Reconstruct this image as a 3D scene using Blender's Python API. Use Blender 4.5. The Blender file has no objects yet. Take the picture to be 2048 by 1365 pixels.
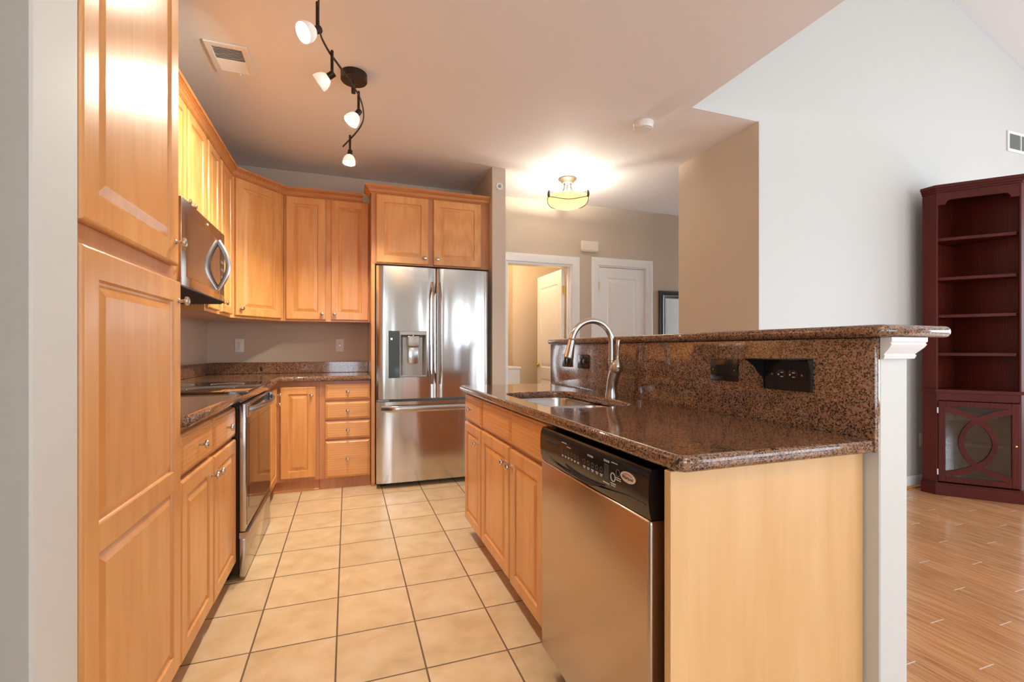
import bpy, bmesh, math, random
from mathutils import Vector, Matrix
PI = math.pi
scn = bpy.context.scene
COL = scn.collection

# ------------------------------------------------------------------ camera, world, daylight, exposure
cam_d = bpy.data.cameras.new('camera')
cam = bpy.data.objects.new('camera', cam_d); COL.objects.link(cam)
cam.location = (0, 0, 1.1394)
cam.rotation_euler = (PI/2, 0, -math.radians(19.45))
cam_d.sensor_width = 36.0
cam_d.lens = 36.0*933.0/2048.0
cam_d.shift_y = 15.5/2048.0
cam_d.clip_start = 0.02
scn.camera = cam
scn.view_settings.view_transform = 'Standard'
scn.view_settings.look = 'None'
scn.view_settings.exposure = 0.28
scn.view_settings.gamma = 1.0
scn.view_settings.use_curve_mapping = False

world = bpy.data.worlds.new('world'); scn.world = world
world.use_nodes = True
wn = world.node_tree.nodes['Background']
wn.inputs[0].default_value = (0.75, 0.86, 1.0, 1); wn.inputs[1].default_value = 0.6

def area_light(name, loc, rot, sx, sy, power, color):
    d = bpy.data.lights.new(name, 'AREA'); d.shape = 'RECTANGLE'; d.size = sx; d.size_y = sy
    d.energy = power; d.color = color
    o = bpy.data.objects.new(name, d); COL.objects.link(o); o.location = loc; o.rotation_euler = rot
    return o
DAY = (0.76, 0.88, 1.0)
# daylight in the window openings of the living room (right wall) and behind the camera
area_light('daylight_right', (7.46, -0.4, 1.45), (0, PI/2, 0), 2.3, 3.4, 150, DAY)
area_light('daylight_behind', (4.9, -3.46, 1.25), (PI/2, 0, 0), 3.2, 2.3, 98, DAY)
area_light('daylight_behind_small', (2.45, -3.46, 1.25), (PI/2, 0, 0), 0.6, 1.9, 30, DAY)
area_light('fill_behind_left', (-0.7, -3.46, 1.4), (PI/2, 0, 0), 2.0, 1.8, 75, DAY)  # unseen window light added to brighten the flat ceiling
area_light('fill_corridor', (6.36, 4.0, 1.4), (0, PI/2, 0), 1.8, 0.9, 25, DAY)  # cool fill added at the corridor end, no window there
WARM = (1.0, 0.91, 0.75)

# ------------------------------------------------------------------ materials
def new_mat(name):
    m = bpy.data.materials.new(name); m.use_nodes = True
    nt = m.node_tree; b = nt.nodes['Principled BSDF']
    return m, nt, b
def simple(name, col, rough=0.5, metal=0.0, coat=0.0, emit=None, spec=None):
    m, nt, b = new_mat(name)
    b.inputs['Base Color'].default_value = (*col, 1); b.inputs['Roughness'].default_value = rough
    b.inputs['Metallic'].default_value = metal; b.inputs['Coat Weight'].default_value = coat
    b.inputs['Coat Roughness'].default_value = 0.08
    if spec is not None: b.inputs['Specular IOR Level'].default_value = spec
    if emit: b.inputs['Emission Color'].default_value = (*emit[0], 1); b.inputs['Emission Strength'].default_value = emit[1]
    return m
def N(nt, t, **kw):
    n = nt.nodes.new(t)
    for k, v in kw.items(): setattr(n, k, v)
    return n
def ramp(nt, stops, interp='LINEAR'):
    r = N(nt, 'ShaderNodeValToRGB'); cr = r.color_ramp; cr.interpolation = interp
    while len(cr.elements) > 1: cr.elements.remove(cr.elements[-1])
    cr.elements[0].position = stops[0][0]; cr.elements[0].color = (*stops[0][1], 1)
    for p, c in stops[1:]:
        e = cr.elements.new(p); e.color = (*c, 1)
    return r
def math_n(nt, op, a, b=None, c=None):
    n = N(nt, 'ShaderNodeMath', operation=op)
    for i, v in enumerate((a, b, c)):
        if v is None: continue
        if isinstance(v, (int, float)): n.inputs[i].default_value = v
        else: nt.links.new(v, n.inputs[i])
    return n.outputs[0]
def obj_coords(nt, jitter=True):
    tc = N(nt, 'ShaderNodeTexCoord')
    if not jitter: return tc.outputs['Object']
    oi = N(nt, 'ShaderNodeObjectInfo')
    v = N(nt, 'ShaderNodeVectorMath', operation='SCALE'); v.inputs[0].default_value = (7.1, 5.3, 9.7)
    nt.links.new(oi.outputs['Random'], v.inputs['Scale'])
    a = N(nt, 'ShaderNodeVectorMath', operation='ADD')
    nt.links.new(tc.outputs['Object'], a.inputs[0]); nt.links.new(v.outputs[0], a.inputs[1])
    return a.outputs[0]
def wood(name, c1, c2, c3, horizontal=False, axis='x', rough=0.33, coat=0.35, fine=1.0, bump=0.03, spec=0.5):
    m, nt, b = new_mat(name); L = nt.links.new
    co = obj_coords(nt)
    def noise(scale, sc, det, dist=0.0):
        mp = N(nt, 'ShaderNodeMapping'); mp.inputs['Scale'].default_value = scale; L(co, mp.inputs['Vector'])
        n = N(nt, 'ShaderNodeTexNoise'); n.inputs['Scale'].default_value = sc; n.inputs['Detail'].default_value = det
        n.inputs['Distortion'].default_value = dist; L(mp.outputs[0], n.inputs['Vector']); return n.outputs['Fac']
    if horizontal: s1, s2 = ((1.0, 16, 16), (1.2, 3, 5)) if axis == 'x' else ((16, 1.0, 16), (3, 1.2, 5))
    else: s1, s2 = (16, 16, 1.0), (4, 4, 0.7)
    g = noise(s1, 3.2*fine, 5, 0.4); bl = noise(s2, 1.7, 3, 0.8)
    mix = math_n(nt, 'ADD', math_n(nt, 'MULTIPLY', g, 0.33), math_n(nt, 'MULTIPLY', bl, 0.67))
    mpw = N(nt, 'ShaderNodeMapping'); mpw.inputs['Scale'].default_value = (1.0, 6, 6) if horizontal and axis == 'x' else ((6, 1.0, 6) if horizontal else (6, 6, 0.55)); L(co, mpw.inputs['Vector'])
    wv = N(nt, 'ShaderNodeTexWave'); wv.wave_type = 'RINGS'; wv.inputs['Scale'].default_value = 3.2; wv.inputs['Distortion'].default_value = 5.0; wv.inputs['Detail'].default_value = 3.0; wv.inputs['Detail Scale'].default_value = 0.8; L(mpw.outputs[0], wv.inputs['Vector'])
    mix = math_n(nt, 'ADD', math_n(nt, 'MULTIPLY', mix, 0.84), math_n(nt, 'MULTIPLY', wv.outputs['Fac'], 0.16))
    r = ramp(nt, [(0.32, c1), (0.5, c2), (0.68, c3)]); L(mix, r.inputs[0])
    L(r.outputs[0], b.inputs['Base Color'])
    b.inputs['Roughness'].default_value = rough; b.inputs['Coat Weight'].default_value = coat; b.inputs['Coat Roughness'].default_value = 0.16; b.inputs['Specular IOR Level'].default_value = spec
    bp = N(nt, 'ShaderNodeBump'); bp.inputs['Strength'].default_value = bump; bp.inputs['Distance'].default_value = 0.002
    L(g, bp.inputs['Height']); L(bp.outputs[0], b.inputs['Normal'])
    return m
M = {}
MC = ((0.60, 0.250, 0.070), (0.67, 0.302, 0.090), (0.73, 0.36, 0.122))
M['maple'] = wood('maple_vertical', *MC)
M['maple_h'] = wood('maple_horizontal', *MC, horizontal=True)
M['maple_hy'] = wood('maple_horizontal_run', *MC, horizontal=True, axis='y')
M['maple_red'] = wood('maple_frame', (0.42, 0.155, 0.05), (0.50, 0.20, 0.070), (0.56, 0.245, 0.092))
M['maple_trim'] = wood('maple_crown', (0.45, 0.165, 0.045), (0.53, 0.21, 0.065), (0.60, 0.26, 0.09), horizontal=True)
M['panel_maple'] = wood('maple_end_panel', (0.66, 0.37, 0.15), (0.70, 0.41, 0.18), (0.74, 0.45, 0.21), rough=0.4, coat=0.2)
CH = ((0.060, 0.0065, 0.003), (0.082, 0.0085, 0.004), (0.110, 0.013, 0.006))
M['cherry'] = wood('cherry_vertical', *CH, rough=0.5, coat=0.03, spec=0.22)
M['cherry_h'] = wood('cherry_horizontal', *CH, horizontal=True, rough=0.5, coat=0.03, spec=0.22)

def paint(name, col, rough=0.55, bump=0.04):
    m, nt, b = new_mat(name); L = nt.links.new
    b.inputs['Base Color'].default_value = (*col, 1); b.inputs['Roughness'].default_value = rough
    n = N(nt, 'ShaderNodeTexNoise'); n.inputs['Scale'].default_value = 220; n.inputs['Detail'].default_value = 2
    tc = N(nt, 'ShaderNodeTexCoord'); L(tc.outputs['Object'], n.inputs['Vector'])
    bp = N(nt, 'ShaderNodeBump'); bp.inputs['Strength'].default_value = bump; bp.inputs['Distance'].default_value = 0.001
    L(n.outputs['Fac'], bp.inputs['Height']); L(bp.outputs[0], b.inputs['Normal'])
    return m
M['wall'] = paint('wall_paint', (0.62, 0.605, 0.565))
M['lamplit'] = paint('lamplit_paint', (0.55, 0.455, 0.355))  # same wall paint, with warm bounced light and shade put into the colour
M['ceiling'] = paint('ceiling_paint', (0.80, 0.78, 0.77), 0.7)
M['white_trim'] = paint('white_trim_paint', (0.82, 0.80, 0.78), 0.3, 0.01)
M['bath'] = paint('side_room_paint', (0.72, 0.60, 0.45))
M['white_plastic'] = simple('white_plastic', (0.80, 0.77, 0.72), 0.35)
M['ivory'] = simple('ivory_plastic', (0.78, 0.70, 0.55), 0.4)
M['slot'] = simple('dark_slot', (0.02, 0.018, 0.016), 0.6)
M['grey_duct'] = simple('grey_duct', (0.30, 0.32, 0.31), 0.7)
M['black'] = simple('black_enamel', (0.008, 0.008, 0.008), 0.25)
M['black_gloss'] = simple('black_gloss', (0.008, 0.007, 0.007), 0.18, coat=0.1)
M['black_matte'] = simple('black_matte', (0.012, 0.012, 0.012), 0.6)
M['glass_top'] = simple('black_glass', (0.012, 0.012, 0.012), 0.04, coat=1.0)
M['range_glass'] = simple('range_glass', (0.010, 0.008, 0.008), 0.05, spec=0.5)
M['dim_print'] = simple('dim_print', (0.10, 0.095, 0.09), 0.5)
M['oven_glass'] = simple('oven_glass', (0.015, 0.013, 0.012), 0.03, coat=1.0, spec=1.0)
M['nickel'] = simple('brushed_nickel', (0.60, 0.55, 0.50), 0.24, 1.0)
M['brass'] = simple('brass', (0.78, 0.52, 0.16), 0.25, 1.0)
M['bronze'] = simple('dark_bronze', (0.045, 0.030, 0.022), 0.38, 0.7)
M['lamp_metal'] = simple('aged_bronze', (0.035, 0.024, 0.017), 0.5, 0.0)
M['mark'] = simple('grey_print', (0.62, 0.58, 0.55), 0.5)
M['badge'] = simple('silver_badge', (0.80, 0.72, 0.64), 0.3, 0.6)
M['badge_ink'] = simple('badge_ink', (0.10, 0.05, 0.04), 0.5)
M['icon'] = simple('lit_icon', (0.3, 0.3, 0.9), 0.4, emit=((0.45, 0.45, 1.0), 3.0))
M['mirror_frame'] = simple('dark_wood_frame', (0.020, 0.011, 0.008), 0.25, coat=0.4)
M['mirror'] = simple('mirror_glass', (0.90, 0.93, 0.95), 0.01, 1.0)
M['dispenser'] = simple('dispenser_grey', (0.36, 0.33, 0.30), 0.35, 0.6)
M['disp_panel'] = simple('dispenser_panel', (0.035, 0.055, 0.058), 0.08, coat=1.0)

def steel(name, col, rough, vertical=True, bump=0.05, wav=0.0):
    m, nt, b = new_mat(name); L = nt.links.new
    b.inputs['Base Color'].default_value = (*col, 1); b.inputs['Metallic'].default_value = 1.0; b.inputs['Roughness'].default_value = rough
    co = obj_coords(nt)
    mp = N(nt, 'ShaderNodeMapping'); L(co, mp.inputs['Vector'])
    mp.inputs['Scale'].default_value = (260, 260, 3) if vertical else (3, 3, 260)
    n = N(nt, 'ShaderNodeTexNoise'); n.inputs['Scale'].default_value = 1.0; n.inputs['Detail'].default_value = 2; L(mp.outputs[0], n.inputs['Vector'])
    bp = N(nt, 'ShaderNodeBump'); bp.inputs['Strength'].default_value = bump; bp.inputs['Distance'].default_value = 0.0006; L(n.outputs['Fac'], bp.inputs['Height'])
    last = bp
    if wav:
        mp2 = N(nt, 'ShaderNodeMapping'); mp2.inputs['Scale'].default_value = (9, 9, 0.7); L(co, mp2.inputs['Vector'])
        n2 = N(nt, 'ShaderNodeTexNoise'); n2.inputs['Scale'].default_value = 1.0; n2.inputs['Detail'].default_value = 1.0; L(mp2.outputs[0], n2.inputs['Vector'])
        bp2 = N(nt, 'ShaderNodeBump'); bp2.inputs['Strength'].default_value = 1.0; bp2.inputs['Distance'].default_value = wav
        L(n2.outputs['Fac'], bp2.inputs['Height']); L(bp.outputs[0], bp2.inputs['Normal']); last = bp2
    L(last.outputs[0], b.inputs['Normal'])
    return m
M['steel_fridge'] = steel('fridge_steel', (0.58, 0.55, 0.52), 0.15, bump=0.06, wav=0.004)
M['steel'] = steel('range_steel', (0.50, 0.46, 0.43), 0.17, vertical=False, bump=0.04)
M['steel_dw'] = steel('dishwasher_steel_reflection_tint', (0.56, 0.45, 0.37), 0.27, vertical=True, bump=0.10)  # orange reflection of the wood cabinets is put into the steel colour
M['steel_sink'] = steel('sink_steel', (0.70, 0.68, 0.65), 0.25, vertical=False, bump=0.03)
M['steel_side'] = simple('steel_edge', (0.50, 0.48, 0.46), 0.24, 1.0)

def granite():
    m, nt, b = new_mat('granite'); L = nt.links.new
    co = obj_coords(nt, False)
    dn = N(nt, 'ShaderNodeTexNoise'); dn.inputs['Scale'].default_value = 160; dn.inputs['Detail'].default_value = 2; L(co, dn.inputs['Vector'])
    mixv = N(nt, 'ShaderNodeVectorMath', operation='SCALE'); L(dn.outputs['Color'], mixv.inputs[0]); mixv.inputs['Scale'].default_value = 0.008
    av = N(nt, 'ShaderNodeVectorMath', operation='ADD'); L(co, av.inputs[0]); L(mixv.outputs[0], av.inputs[1])
    v = N(nt, 'ShaderNodeTexVoronoi'); v.inputs['Scale'].default_value = 290; L(av.outputs[0], v.inputs['Vector'])
    bw = N(nt, 'ShaderNodeSeparateColor'); L(v.outputs['Color'], bw.inputs[0])
    n2 = N(nt, 'ShaderNodeTexNoise'); n2.inputs['Scale'].default_value = 38; n2.inputs['Detail'].default_value = 4; L(co, n2.inputs['Vector'])
    fac = math_n(nt, 'ADD', math_n(nt, 'MULTIPLY', bw.outputs[0], 0.68), math_n(nt, 'MULTIPLY', n2.outputs['Fac'], 0.32))
    r = ramp(nt, [(0.0, (0.008, 0.007, 0.006)), (0.27, (0.022, 0.014, 0.010)), (0.33, (0.09, 0.037, 0.018)), (0.47, (0.22, 0.092, 0.043)),
                  (0.62, (0.28, 0.130, 0.065)), (0.74, (0.24, 0.15, 0.10)), (0.84, (0.34, 0.19, 0.115))])
    L(fac, r.inputs[0]); L(r.outputs[0], b.inputs['Base Color'])
    b.inputs['Roughness'].default_value = 0.10; b.inputs['Coat Weight'].default_value = 0.4; b.inputs['Coat Roughness'].default_value = 0.03
    return m
M['granite'] = granite()

T = 0.305
def tile():
    m, nt, b = new_mat('floor_tile'); L = nt.links.new
    co = obj_coords(nt, False)
    sx = N(nt, 'ShaderNodeSeparateXYZ'); L(co, sx.inputs[0])
    u = math_n(nt, 'DIVIDE', math_n(nt, 'ADD', sx.outputs[0], 0.3437 + 20*T), T)
    w = math_n(nt, 'DIVIDE', math_n(nt, 'ADD', sx.outputs[1], -4.4137 + 60*T), T)
    fu = math_n(nt, 'FRACT', u); fw = math_n(nt, 'FRACT', w)
    du = math_n(nt, 'MINIMUM', fu, math_n(nt, 'SUBTRACT', 1.0, fu)); dw = math_n(nt, 'MINIMUM', fw, math_n(nt, 'SUBTRACT', 1.0, fw))
    d = math_n(nt, 'MINIMUM', du, dw)
    mr = N(nt, 'ShaderNodeMapRange'); mr.inputs['From Min'].default_value = 0.0085; mr.inputs['From Max'].default_value = 0.0125; L(d, mr.inputs['Value'])
    iu = math_n(nt, 'FLOOR', u); iw = math_n(nt, 'FLOOR', w)
    cv = N(nt, 'ShaderNodeCombineXYZ'); L(iu, cv.inputs[0]); L(iw, cv.inputs[1])
    wnz = N(nt, 'ShaderNodeTexWhiteNoise', noise_dimensions='2D'); L(cv.outputs[0], wnz.inputs['Vector'])
    sc = N(nt, 'ShaderNodeVectorMath', operation='SCALE'); L(wnz.outputs['Color'], sc.inputs[0]); sc.inputs['Scale'].default_value = 6.0
    ad = N(nt, 'ShaderNodeVectorMath', operation='ADD'); L(co, ad.inputs[0]); L(sc.outputs[0], ad.inputs[1])
    n = N(nt, 'ShaderNodeTexNoise'); n.inputs['Scale'].default_value = 9; n.inputs['Detail'].default_value = 9; n.inputs['Distortion'].default_value = 0.25; L(ad.outputs[0], n.inputs['Vector'])
    r = ramp(nt, [(0.30, (0.57, 0.395, 0.215)), (0.5, (0.66, 0.48, 0.28)), (0.70, (0.72, 0.55, 0.35))]); L(n.outputs['Fac'], r.inputs[0])
    hv = N(nt, 'ShaderNodeHueSaturation'); L(r.outputs[0], hv.inputs['Color'])
    L(math_n(nt, 'ADD', math_n(nt, 'MULTIPLY', wnz.outputs['Value'], 0.10), 0.95), hv.inputs['Value'])
    mx = N(nt, 'ShaderNodeMix', data_type='RGBA'); L(mr.outputs[0], mx.inputs['Factor'])
    mx.inputs['A'].default_value = (0.15, 0.080, 0.045, 1); L(hv.outputs[0], mx.inputs['B'])
    L(mx.outputs['Result'], b.inputs['Base Color'])
    rr = N(nt, 'ShaderNodeMapRange'); L(mr.outputs[0], rr.inputs['Value']); rr.inputs['To Min'].default_value = 0.8; rr.inputs['To Max'].default_value = 0.28
    L(rr.outputs[0], b.inputs['Roughness'])
    bp = N(nt, 'ShaderNodeBump'); bp.inputs['Strength'].default_value = 0.5; bp.inputs['Distance'].default_value = 0.002; L(mr.outputs[0], bp.inputs['Height']); L(bp.outputs[0], b.inputs['Normal'])
    return m
M['tile'] = tile()
def planks():
    m, nt, b = new_mat('oak_planks'); L = nt.links.new
    co = obj_coords(nt, False)
    sx = N(nt, 'ShaderNodeSeparateXYZ'); L(co, sx.inputs[0])
    W, LN = 0.083, 0.92
    u = math_n(nt, 'DIVIDE', math_n(nt, 'ADD', sx.outputs[0], 10.0), W); row = math_n(nt, 'FLOOR', u); fu = math_n(nt, 'FRACT', u)
    off = math_n(nt, 'MULTIPLY', row, 0.371)
    y = math_n(nt, 'ADD', math_n(nt, 'DIVIDE', math_n(nt, 'ADD', sx.outputs[1], 20.0), LN), off)
    fy = math_n(nt, 'FRACT', y); iy = math_n(nt, 'FLOOR', y)
    cv = N(nt, 'ShaderNodeCombineXYZ'); L(row, cv.inputs[0]); L(iy, cv.inputs[1])
    wnz = N(nt, 'ShaderNodeTexWhiteNoise', noise_dimensions='2D'); L(cv.outputs[0], wnz.inputs['Vector'])
    sc = N(nt, 'ShaderNodeVectorMath', operation='SCALE'); L(wnz.outputs['Color'], sc.inputs[0]); sc.inputs['Scale'].default_value = 9.0
    ad = N(nt, 'ShaderNodeVectorMath', operation='ADD'); L(co, ad.inputs[0]); L(sc.outputs[0], ad.inputs[1])
    mp = N(nt, 'ShaderNodeMapping'); mp.inputs['Scale'].default_value = (22, 1.6, 1); L(ad.outputs[0], mp.inputs['Vector'])
    n = N(nt, 'ShaderNodeTexNoise'); n.inputs['Scale'].default_value = 2.2; n.inputs['Detail'].default_value = 5; n.inputs['Distortion'].default_value = 1.2; L(mp.outputs[0], n.inputs['Vector'])
    r = ramp(nt, [(0.30, (0.46, 0.195, 0.075)), (0.5, (0.61, 0.29, 0.125)), (0.68, (0.70, 0.38, 0.175))]); L(n.outputs['Fac'], r.inputs[0])
    hv = N(nt, 'ShaderNodeHueSaturation'); L(r.outputs[0], hv.inputs['Color'])
    L(math_n(nt, 'ADD', math_n(nt, 'MULTIPLY', wnz.outputs['Value'], 0.26), 0.86), hv.inputs['Value'])
    seam = math_n(nt, 'LESS_THAN', math_n(nt, 'MINIMUM', fu, math_n(nt, 'SUBTRACT', 1.0, fu)), 0.007)
    mx0 = N(nt, 'ShaderNodeMix', data_type='RGBA'); L(seam, mx0.inputs['Factor']); L(hv.outputs[0], mx0.inputs['A']); mx0.inputs['B'].default_value = (0.38, 0.16, 0.065, 1)
    joint = math_n(nt, 'LESS_THAN', fy, 0.0045)
    mx = N(nt, 'ShaderNodeMix', data_type='RGBA'); L(joint, mx.inputs['Factor']); L(mx0.outputs['Result'], mx.inputs['A']); mx.inputs['B'].default_value = (0.80, 0.72, 0.66, 1)
    L(mx.outputs['Result'], b.inputs['Base Color'])
    b.inputs['Roughness'].default_value = 0.22; b.inputs['Coat Weight'].default_value = 0.5; b.inputs['Coat Roughness'].default_value = 0.12
    return m
M['planks'] = planks()

def shade_mat():
    m = bpy.data.materials.new('frosted_shade'); m.use_nodes = True; nt = m.node_tree; L = nt.links.new
    nt.nodes.remove(nt.nodes['Principled BSDF']); out = nt.nodes['Material Output']
    t = N(nt, 'ShaderNodeBsdfTranslucent'); t.inputs[0].default_value = (0.92, 0.90, 0.88, 1)
    d = N(nt, 'ShaderNodeBsdfDiffuse'); d.inputs[0].default_value = (0.85, 0.84, 0.84, 1)
    a = N(nt, 'ShaderNodeMixShader'); a.inputs[0].default_value = 0.72; L(t.outputs[0], a.inputs[1]); L(d.outputs[0], a.inputs[2])
    g = N(nt, 'ShaderNodeBsdfGlossy'); g.inputs['Roughness'].default_value = 0.15
    x = N(nt, 'ShaderNodeMixShader'); x.inputs[0].default_value = 0.06; L(a.outputs[0], x.inputs[1]); L(g.outputs[0], x.inputs[2])
    L(x.outputs[0], out.inputs[0]); return m
M['shade'] = shade_mat()
def bowl_mat():
    m, nt, b = new_mat('alabaster_bowl'); L = nt.links.new
    b.inputs['Base Color'].default_value = (0.85, 0.72, 0.45, 1); b.inputs['Roughness'].default_value = 0.3
    b.inputs['Emission Color'].default_value = (1.0, 0.74, 0.36, 1); b.inputs['Emission Strength'].default_value = 0.30
    t = N(nt, 'ShaderNodeBsdfTranslucent'); t.inputs[0].default_value = (0.95, 0.82, 0.55, 1)
    x = N(nt, 'ShaderNodeMixShader'); x.inputs[0].default_value = 0.35; L(b.outputs[0], x.inputs[1]); L(t.outputs[0], x.inputs[2])
    L(x.outputs[0], nt.nodes['Material Output'].inputs[0]); return m
M['bowl'] = bowl_mat()
M['bulb'] = simple('lamp_bulb', (1, 1, 1), 0.3, emit=((1.0, 0.88, 0.70), 4.0))
def glass_mat(name, col, rough=0.0):
    m, nt, b = new_mat(name); L = nt.links.new
    t = N(nt, 'ShaderNodeBsdfTransparent'); t.inputs[0].default_value = (*col, 1)
    g = N(nt, 'ShaderNodeBsdfGlossy'); g.inputs['Roughness'].default_value = 0.02
    f = N(nt, 'ShaderNodeFresnel'); f.inputs[0].default_value = 1.5
    x = N(nt, 'ShaderNodeMixShader'); L(math_n(nt, 'ADD', f.outputs[0], 0.03), x.inputs[0]); L(t.outputs[0], x.inputs[1]); L(g.outputs[0], x.inputs[2])
    nt.nodes.remove(b); L(x.outputs[0], nt.nodes['Material Output'].inputs[0]); return m
M['glass'] = glass_mat('clear_glass', (0.86, 0.84, 0.82))

# ------------------------------------------------------------------ mesh helpers
class MB:
    def __init__(s): s.bm = bmesh.new()
    def face(s, pts, mi=0):
        f = s.bm.faces.new([s.bm.verts.new(p) for p in pts]); f.material_index = mi; return f
    def box(s, x0, x1, y0, y1, z0, z1, bev=0.0, seg=1, mi=0):
        before = set(s.bm.faces)
        r = bmesh.ops.create_cube(s.bm, size=1.0)
        vs = r['verts']
        bmesh.ops.scale(s.bm, vec=(x1-x0, y1-y0, z1-z0), verts=vs)
        bmesh.ops.translate(s.bm, vec=((x0+x1)/2, (y0+y1)/2, (z0+z1)/2), verts=vs)
        if bev > 0:
            es = list({e for v in vs for e in v.link_edges})
            bmesh.ops.bevel(s.bm, geom=es, offset=bev, segments=seg, profile=0.5, affect='EDGES', clamp_overlap=True)
        if mi:
            for f in s.bm.faces:
                if f not in before: f.material_index = mi
        return s
    def prism(s, poly, a0, a1, axis='z', mi=0):
        def P(p, a):
            return {'z': (p[0], p[1], a), 'y': (p[0], a, p[1]), 'x': (a, p[0], p[1])}[axis]
        v0 = [s.bm.verts.new(P(p, a0)) for p in poly]; v1 = [s.bm.verts.new(P(p, a1)) for p in poly]
        n = len(poly); fs = [s.bm.faces.new(v0[::-1]), s.bm.faces.new(v1)]
        for i in range(n): fs.append(s.bm.faces.new((v0[i], v0[(i+1) % n], v1[(i+1) % n], v1[i])))
        for f in fs: f.material_index = mi
        bmesh.ops.recalc_face_normals(s.bm, faces=fs); return s
    def lathe(s, prof, mat=None, seg=24, mi=0, caps=True):
        # prof: list of (r, z) about local z; mat maps to place
        mat = mat or Matrix.Identity(4); rings = []
        for r, z in prof:
            rings.append([s.bm.verts.new(mat @ Vector((r*math.cos(2*PI*i/seg), r*math.sin(2*PI*i/seg), z))) for i in range(seg)])
        fs = []
        for a, b in zip(rings, rings[1:]):
            for i in range(seg): fs.append(s.bm.faces.new((a[i], a[(i+1) % seg], b[(i+1) % seg], b[i])))
        if caps:
            fs.append(s.bm.faces.new(rings[0][::-1])); fs.append(s.bm.faces.new(rings[-1]))
        for f in fs: f.material_index = mi
        return s
    def tube(s, pts, r, seg=10, mi=0, flat=None):
        # swept round (or flat=(a,b) elliptical) tube through points; r may be a list
        pts = [Vector(p) for p in pts]; n = len(pts); rings = []
        up = Vector((0, 0, 1)); prev = None
        for i, p in enumerate(pts):
            t = (pts[min(i+1, n-1)] - pts[max(i-1, 0)]).normalized()
            if prev is None:
                a = t.cross(up)
                if a.length < 1e-3: a = t.cross(Vector((1, 0, 0)))
                a.normalize()
            else:
                a = (prev - t*prev.dot(t)).normalized()
            prev = a; b = a.cross(t)
            rr = r[i] if isinstance(r, (list, tuple)) else r
            ra, rb = (rr, rr) if flat is None else flat
            rings.append([s.bm.verts.new(p + a*ra*math.cos(2*PI*k/seg) + b*rb*math.sin(2*PI*k/seg)) for k in range(seg)])
        fs = []
        for a, b in zip(rings, rings[1:]):
            for i in range(seg): fs.append(s.bm.faces.new((a[i], a[(i+1) % seg], b[(i+1) % seg], b[i])))
        fs.append(s.bm.faces.new(rings[0][::-1])); fs.append(s.bm.faces.new(rings[-1]))
        for f in fs: f.material_index = mi
        return s
    def sweep(s, prof, path, mi=0, flip=1, closed=False):
        # prof (out, z) swept along XY path with mitred corners; out is to the right-hand side of travel (flip=1)
        path = [Vector((p[0], p[1])) for p in path]; n = len(path); rings = []
        for i, p in enumerate(path):
            d0 = (path[i]-path[i-1]).normalized() if (i > 0 or closed) else None
            d1 = (path[(i+1) % n]-path[i]).normalized() if (i < n-1 or closed) else None
            nn = lambda d: Vector((d.y, -d.x))*flip
            if d0 is None: mv = nn(d1)
            elif d1 is None: mv = nn(d0)
            else:
                a, b = nn(d0), nn(d1); h = (a+b).normalized(); mv = h/max(0.2, h.dot(a))
            rings.append([s.bm.verts.new((p.x+mv.x*o, p.y+mv.y*o, z)) for o, z in prof])
        k = len(prof); fs = []
        prs = list(zip(rings, rings[1:])) + ([(rings[-1], rings[0])] if closed else [])
        for a, b in prs:
            for i in range(k): fs.append(s.bm.faces.new((a[i], a[(i+1) % k], b[(i+1) % k], b[i])))
        if not closed: fs.append(s.bm.faces.new(rings[0][::-1])); fs.append(s.bm.faces.new(rings[-1]))
        for f in fs: f.material_index = mi
        bmesh.ops.recalc_face_normals(s.bm, faces=fs); return s
    def xf(s, mat): bmesh.ops.transform(s.bm, matrix=mat, verts=s.bm.verts); return s
    def build(s, name, mats, parent=None, angle=35, merge=False):
        if merge: bmesh.ops.remove_doubles(s.bm, verts=s.bm.verts, dist=1e-5)
        me = bpy.data.meshes.new(name); s.bm.to_mesh(me); s.bm.free()
        return link(name, me, mats, parent, angle)
def link(name, me, mats, parent=None, angle=35):
    if not isinstance(mats, (list, tuple)): mats = [mats]
    me.materials.clear()
    for m in mats: me.materials.append(m)
    for p in me.polygons: p.use_smooth = True
    me.set_sharp_from_angle(angle=math.radians(angle))
    o = bpy.data.objects.new(name, me); COL.objects.link(o)
    if parent: o.parent = parent
    return o
def tag(o, label, cat, group=None):
    o['label'] = label; o['category'] = cat
    if group: o['group'] = group
    return o
def thing(name, label, cat, loc=(0, 0, 0), rz=0.0, group=None):
    o = bpy.data.objects.new(name, None); COL.objects.link(o); o.empty_display_size = 0.1
    o.location = loc; o.rotation_euler = (0, 0, rz)
    return tag(o, label, cat, group)
def struct(o, label=None, cat=None):
    o['kind'] = 'structure'
    if label: o['label'] = label; o['category'] = cat
    return o
def copy_tree(src, parent=None):
    c = src.copy(); COL.objects.link(c); c.parent = parent
    for ch in [o for o in bpy.data.objects if o.parent is src]: copy_tree(ch, c)
    return c
def from_curve(cu):
    o = bpy.data.objects.new('tmp', cu); COL.objects.link(o)
    dg = bpy.context.evaluated_depsgraph_get(); me = bpy.data.meshes.new_from_object(o.evaluated_get(dg))
    bpy.data.objects.remove(o); bpy.data.curves.remove(cu); return me
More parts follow.
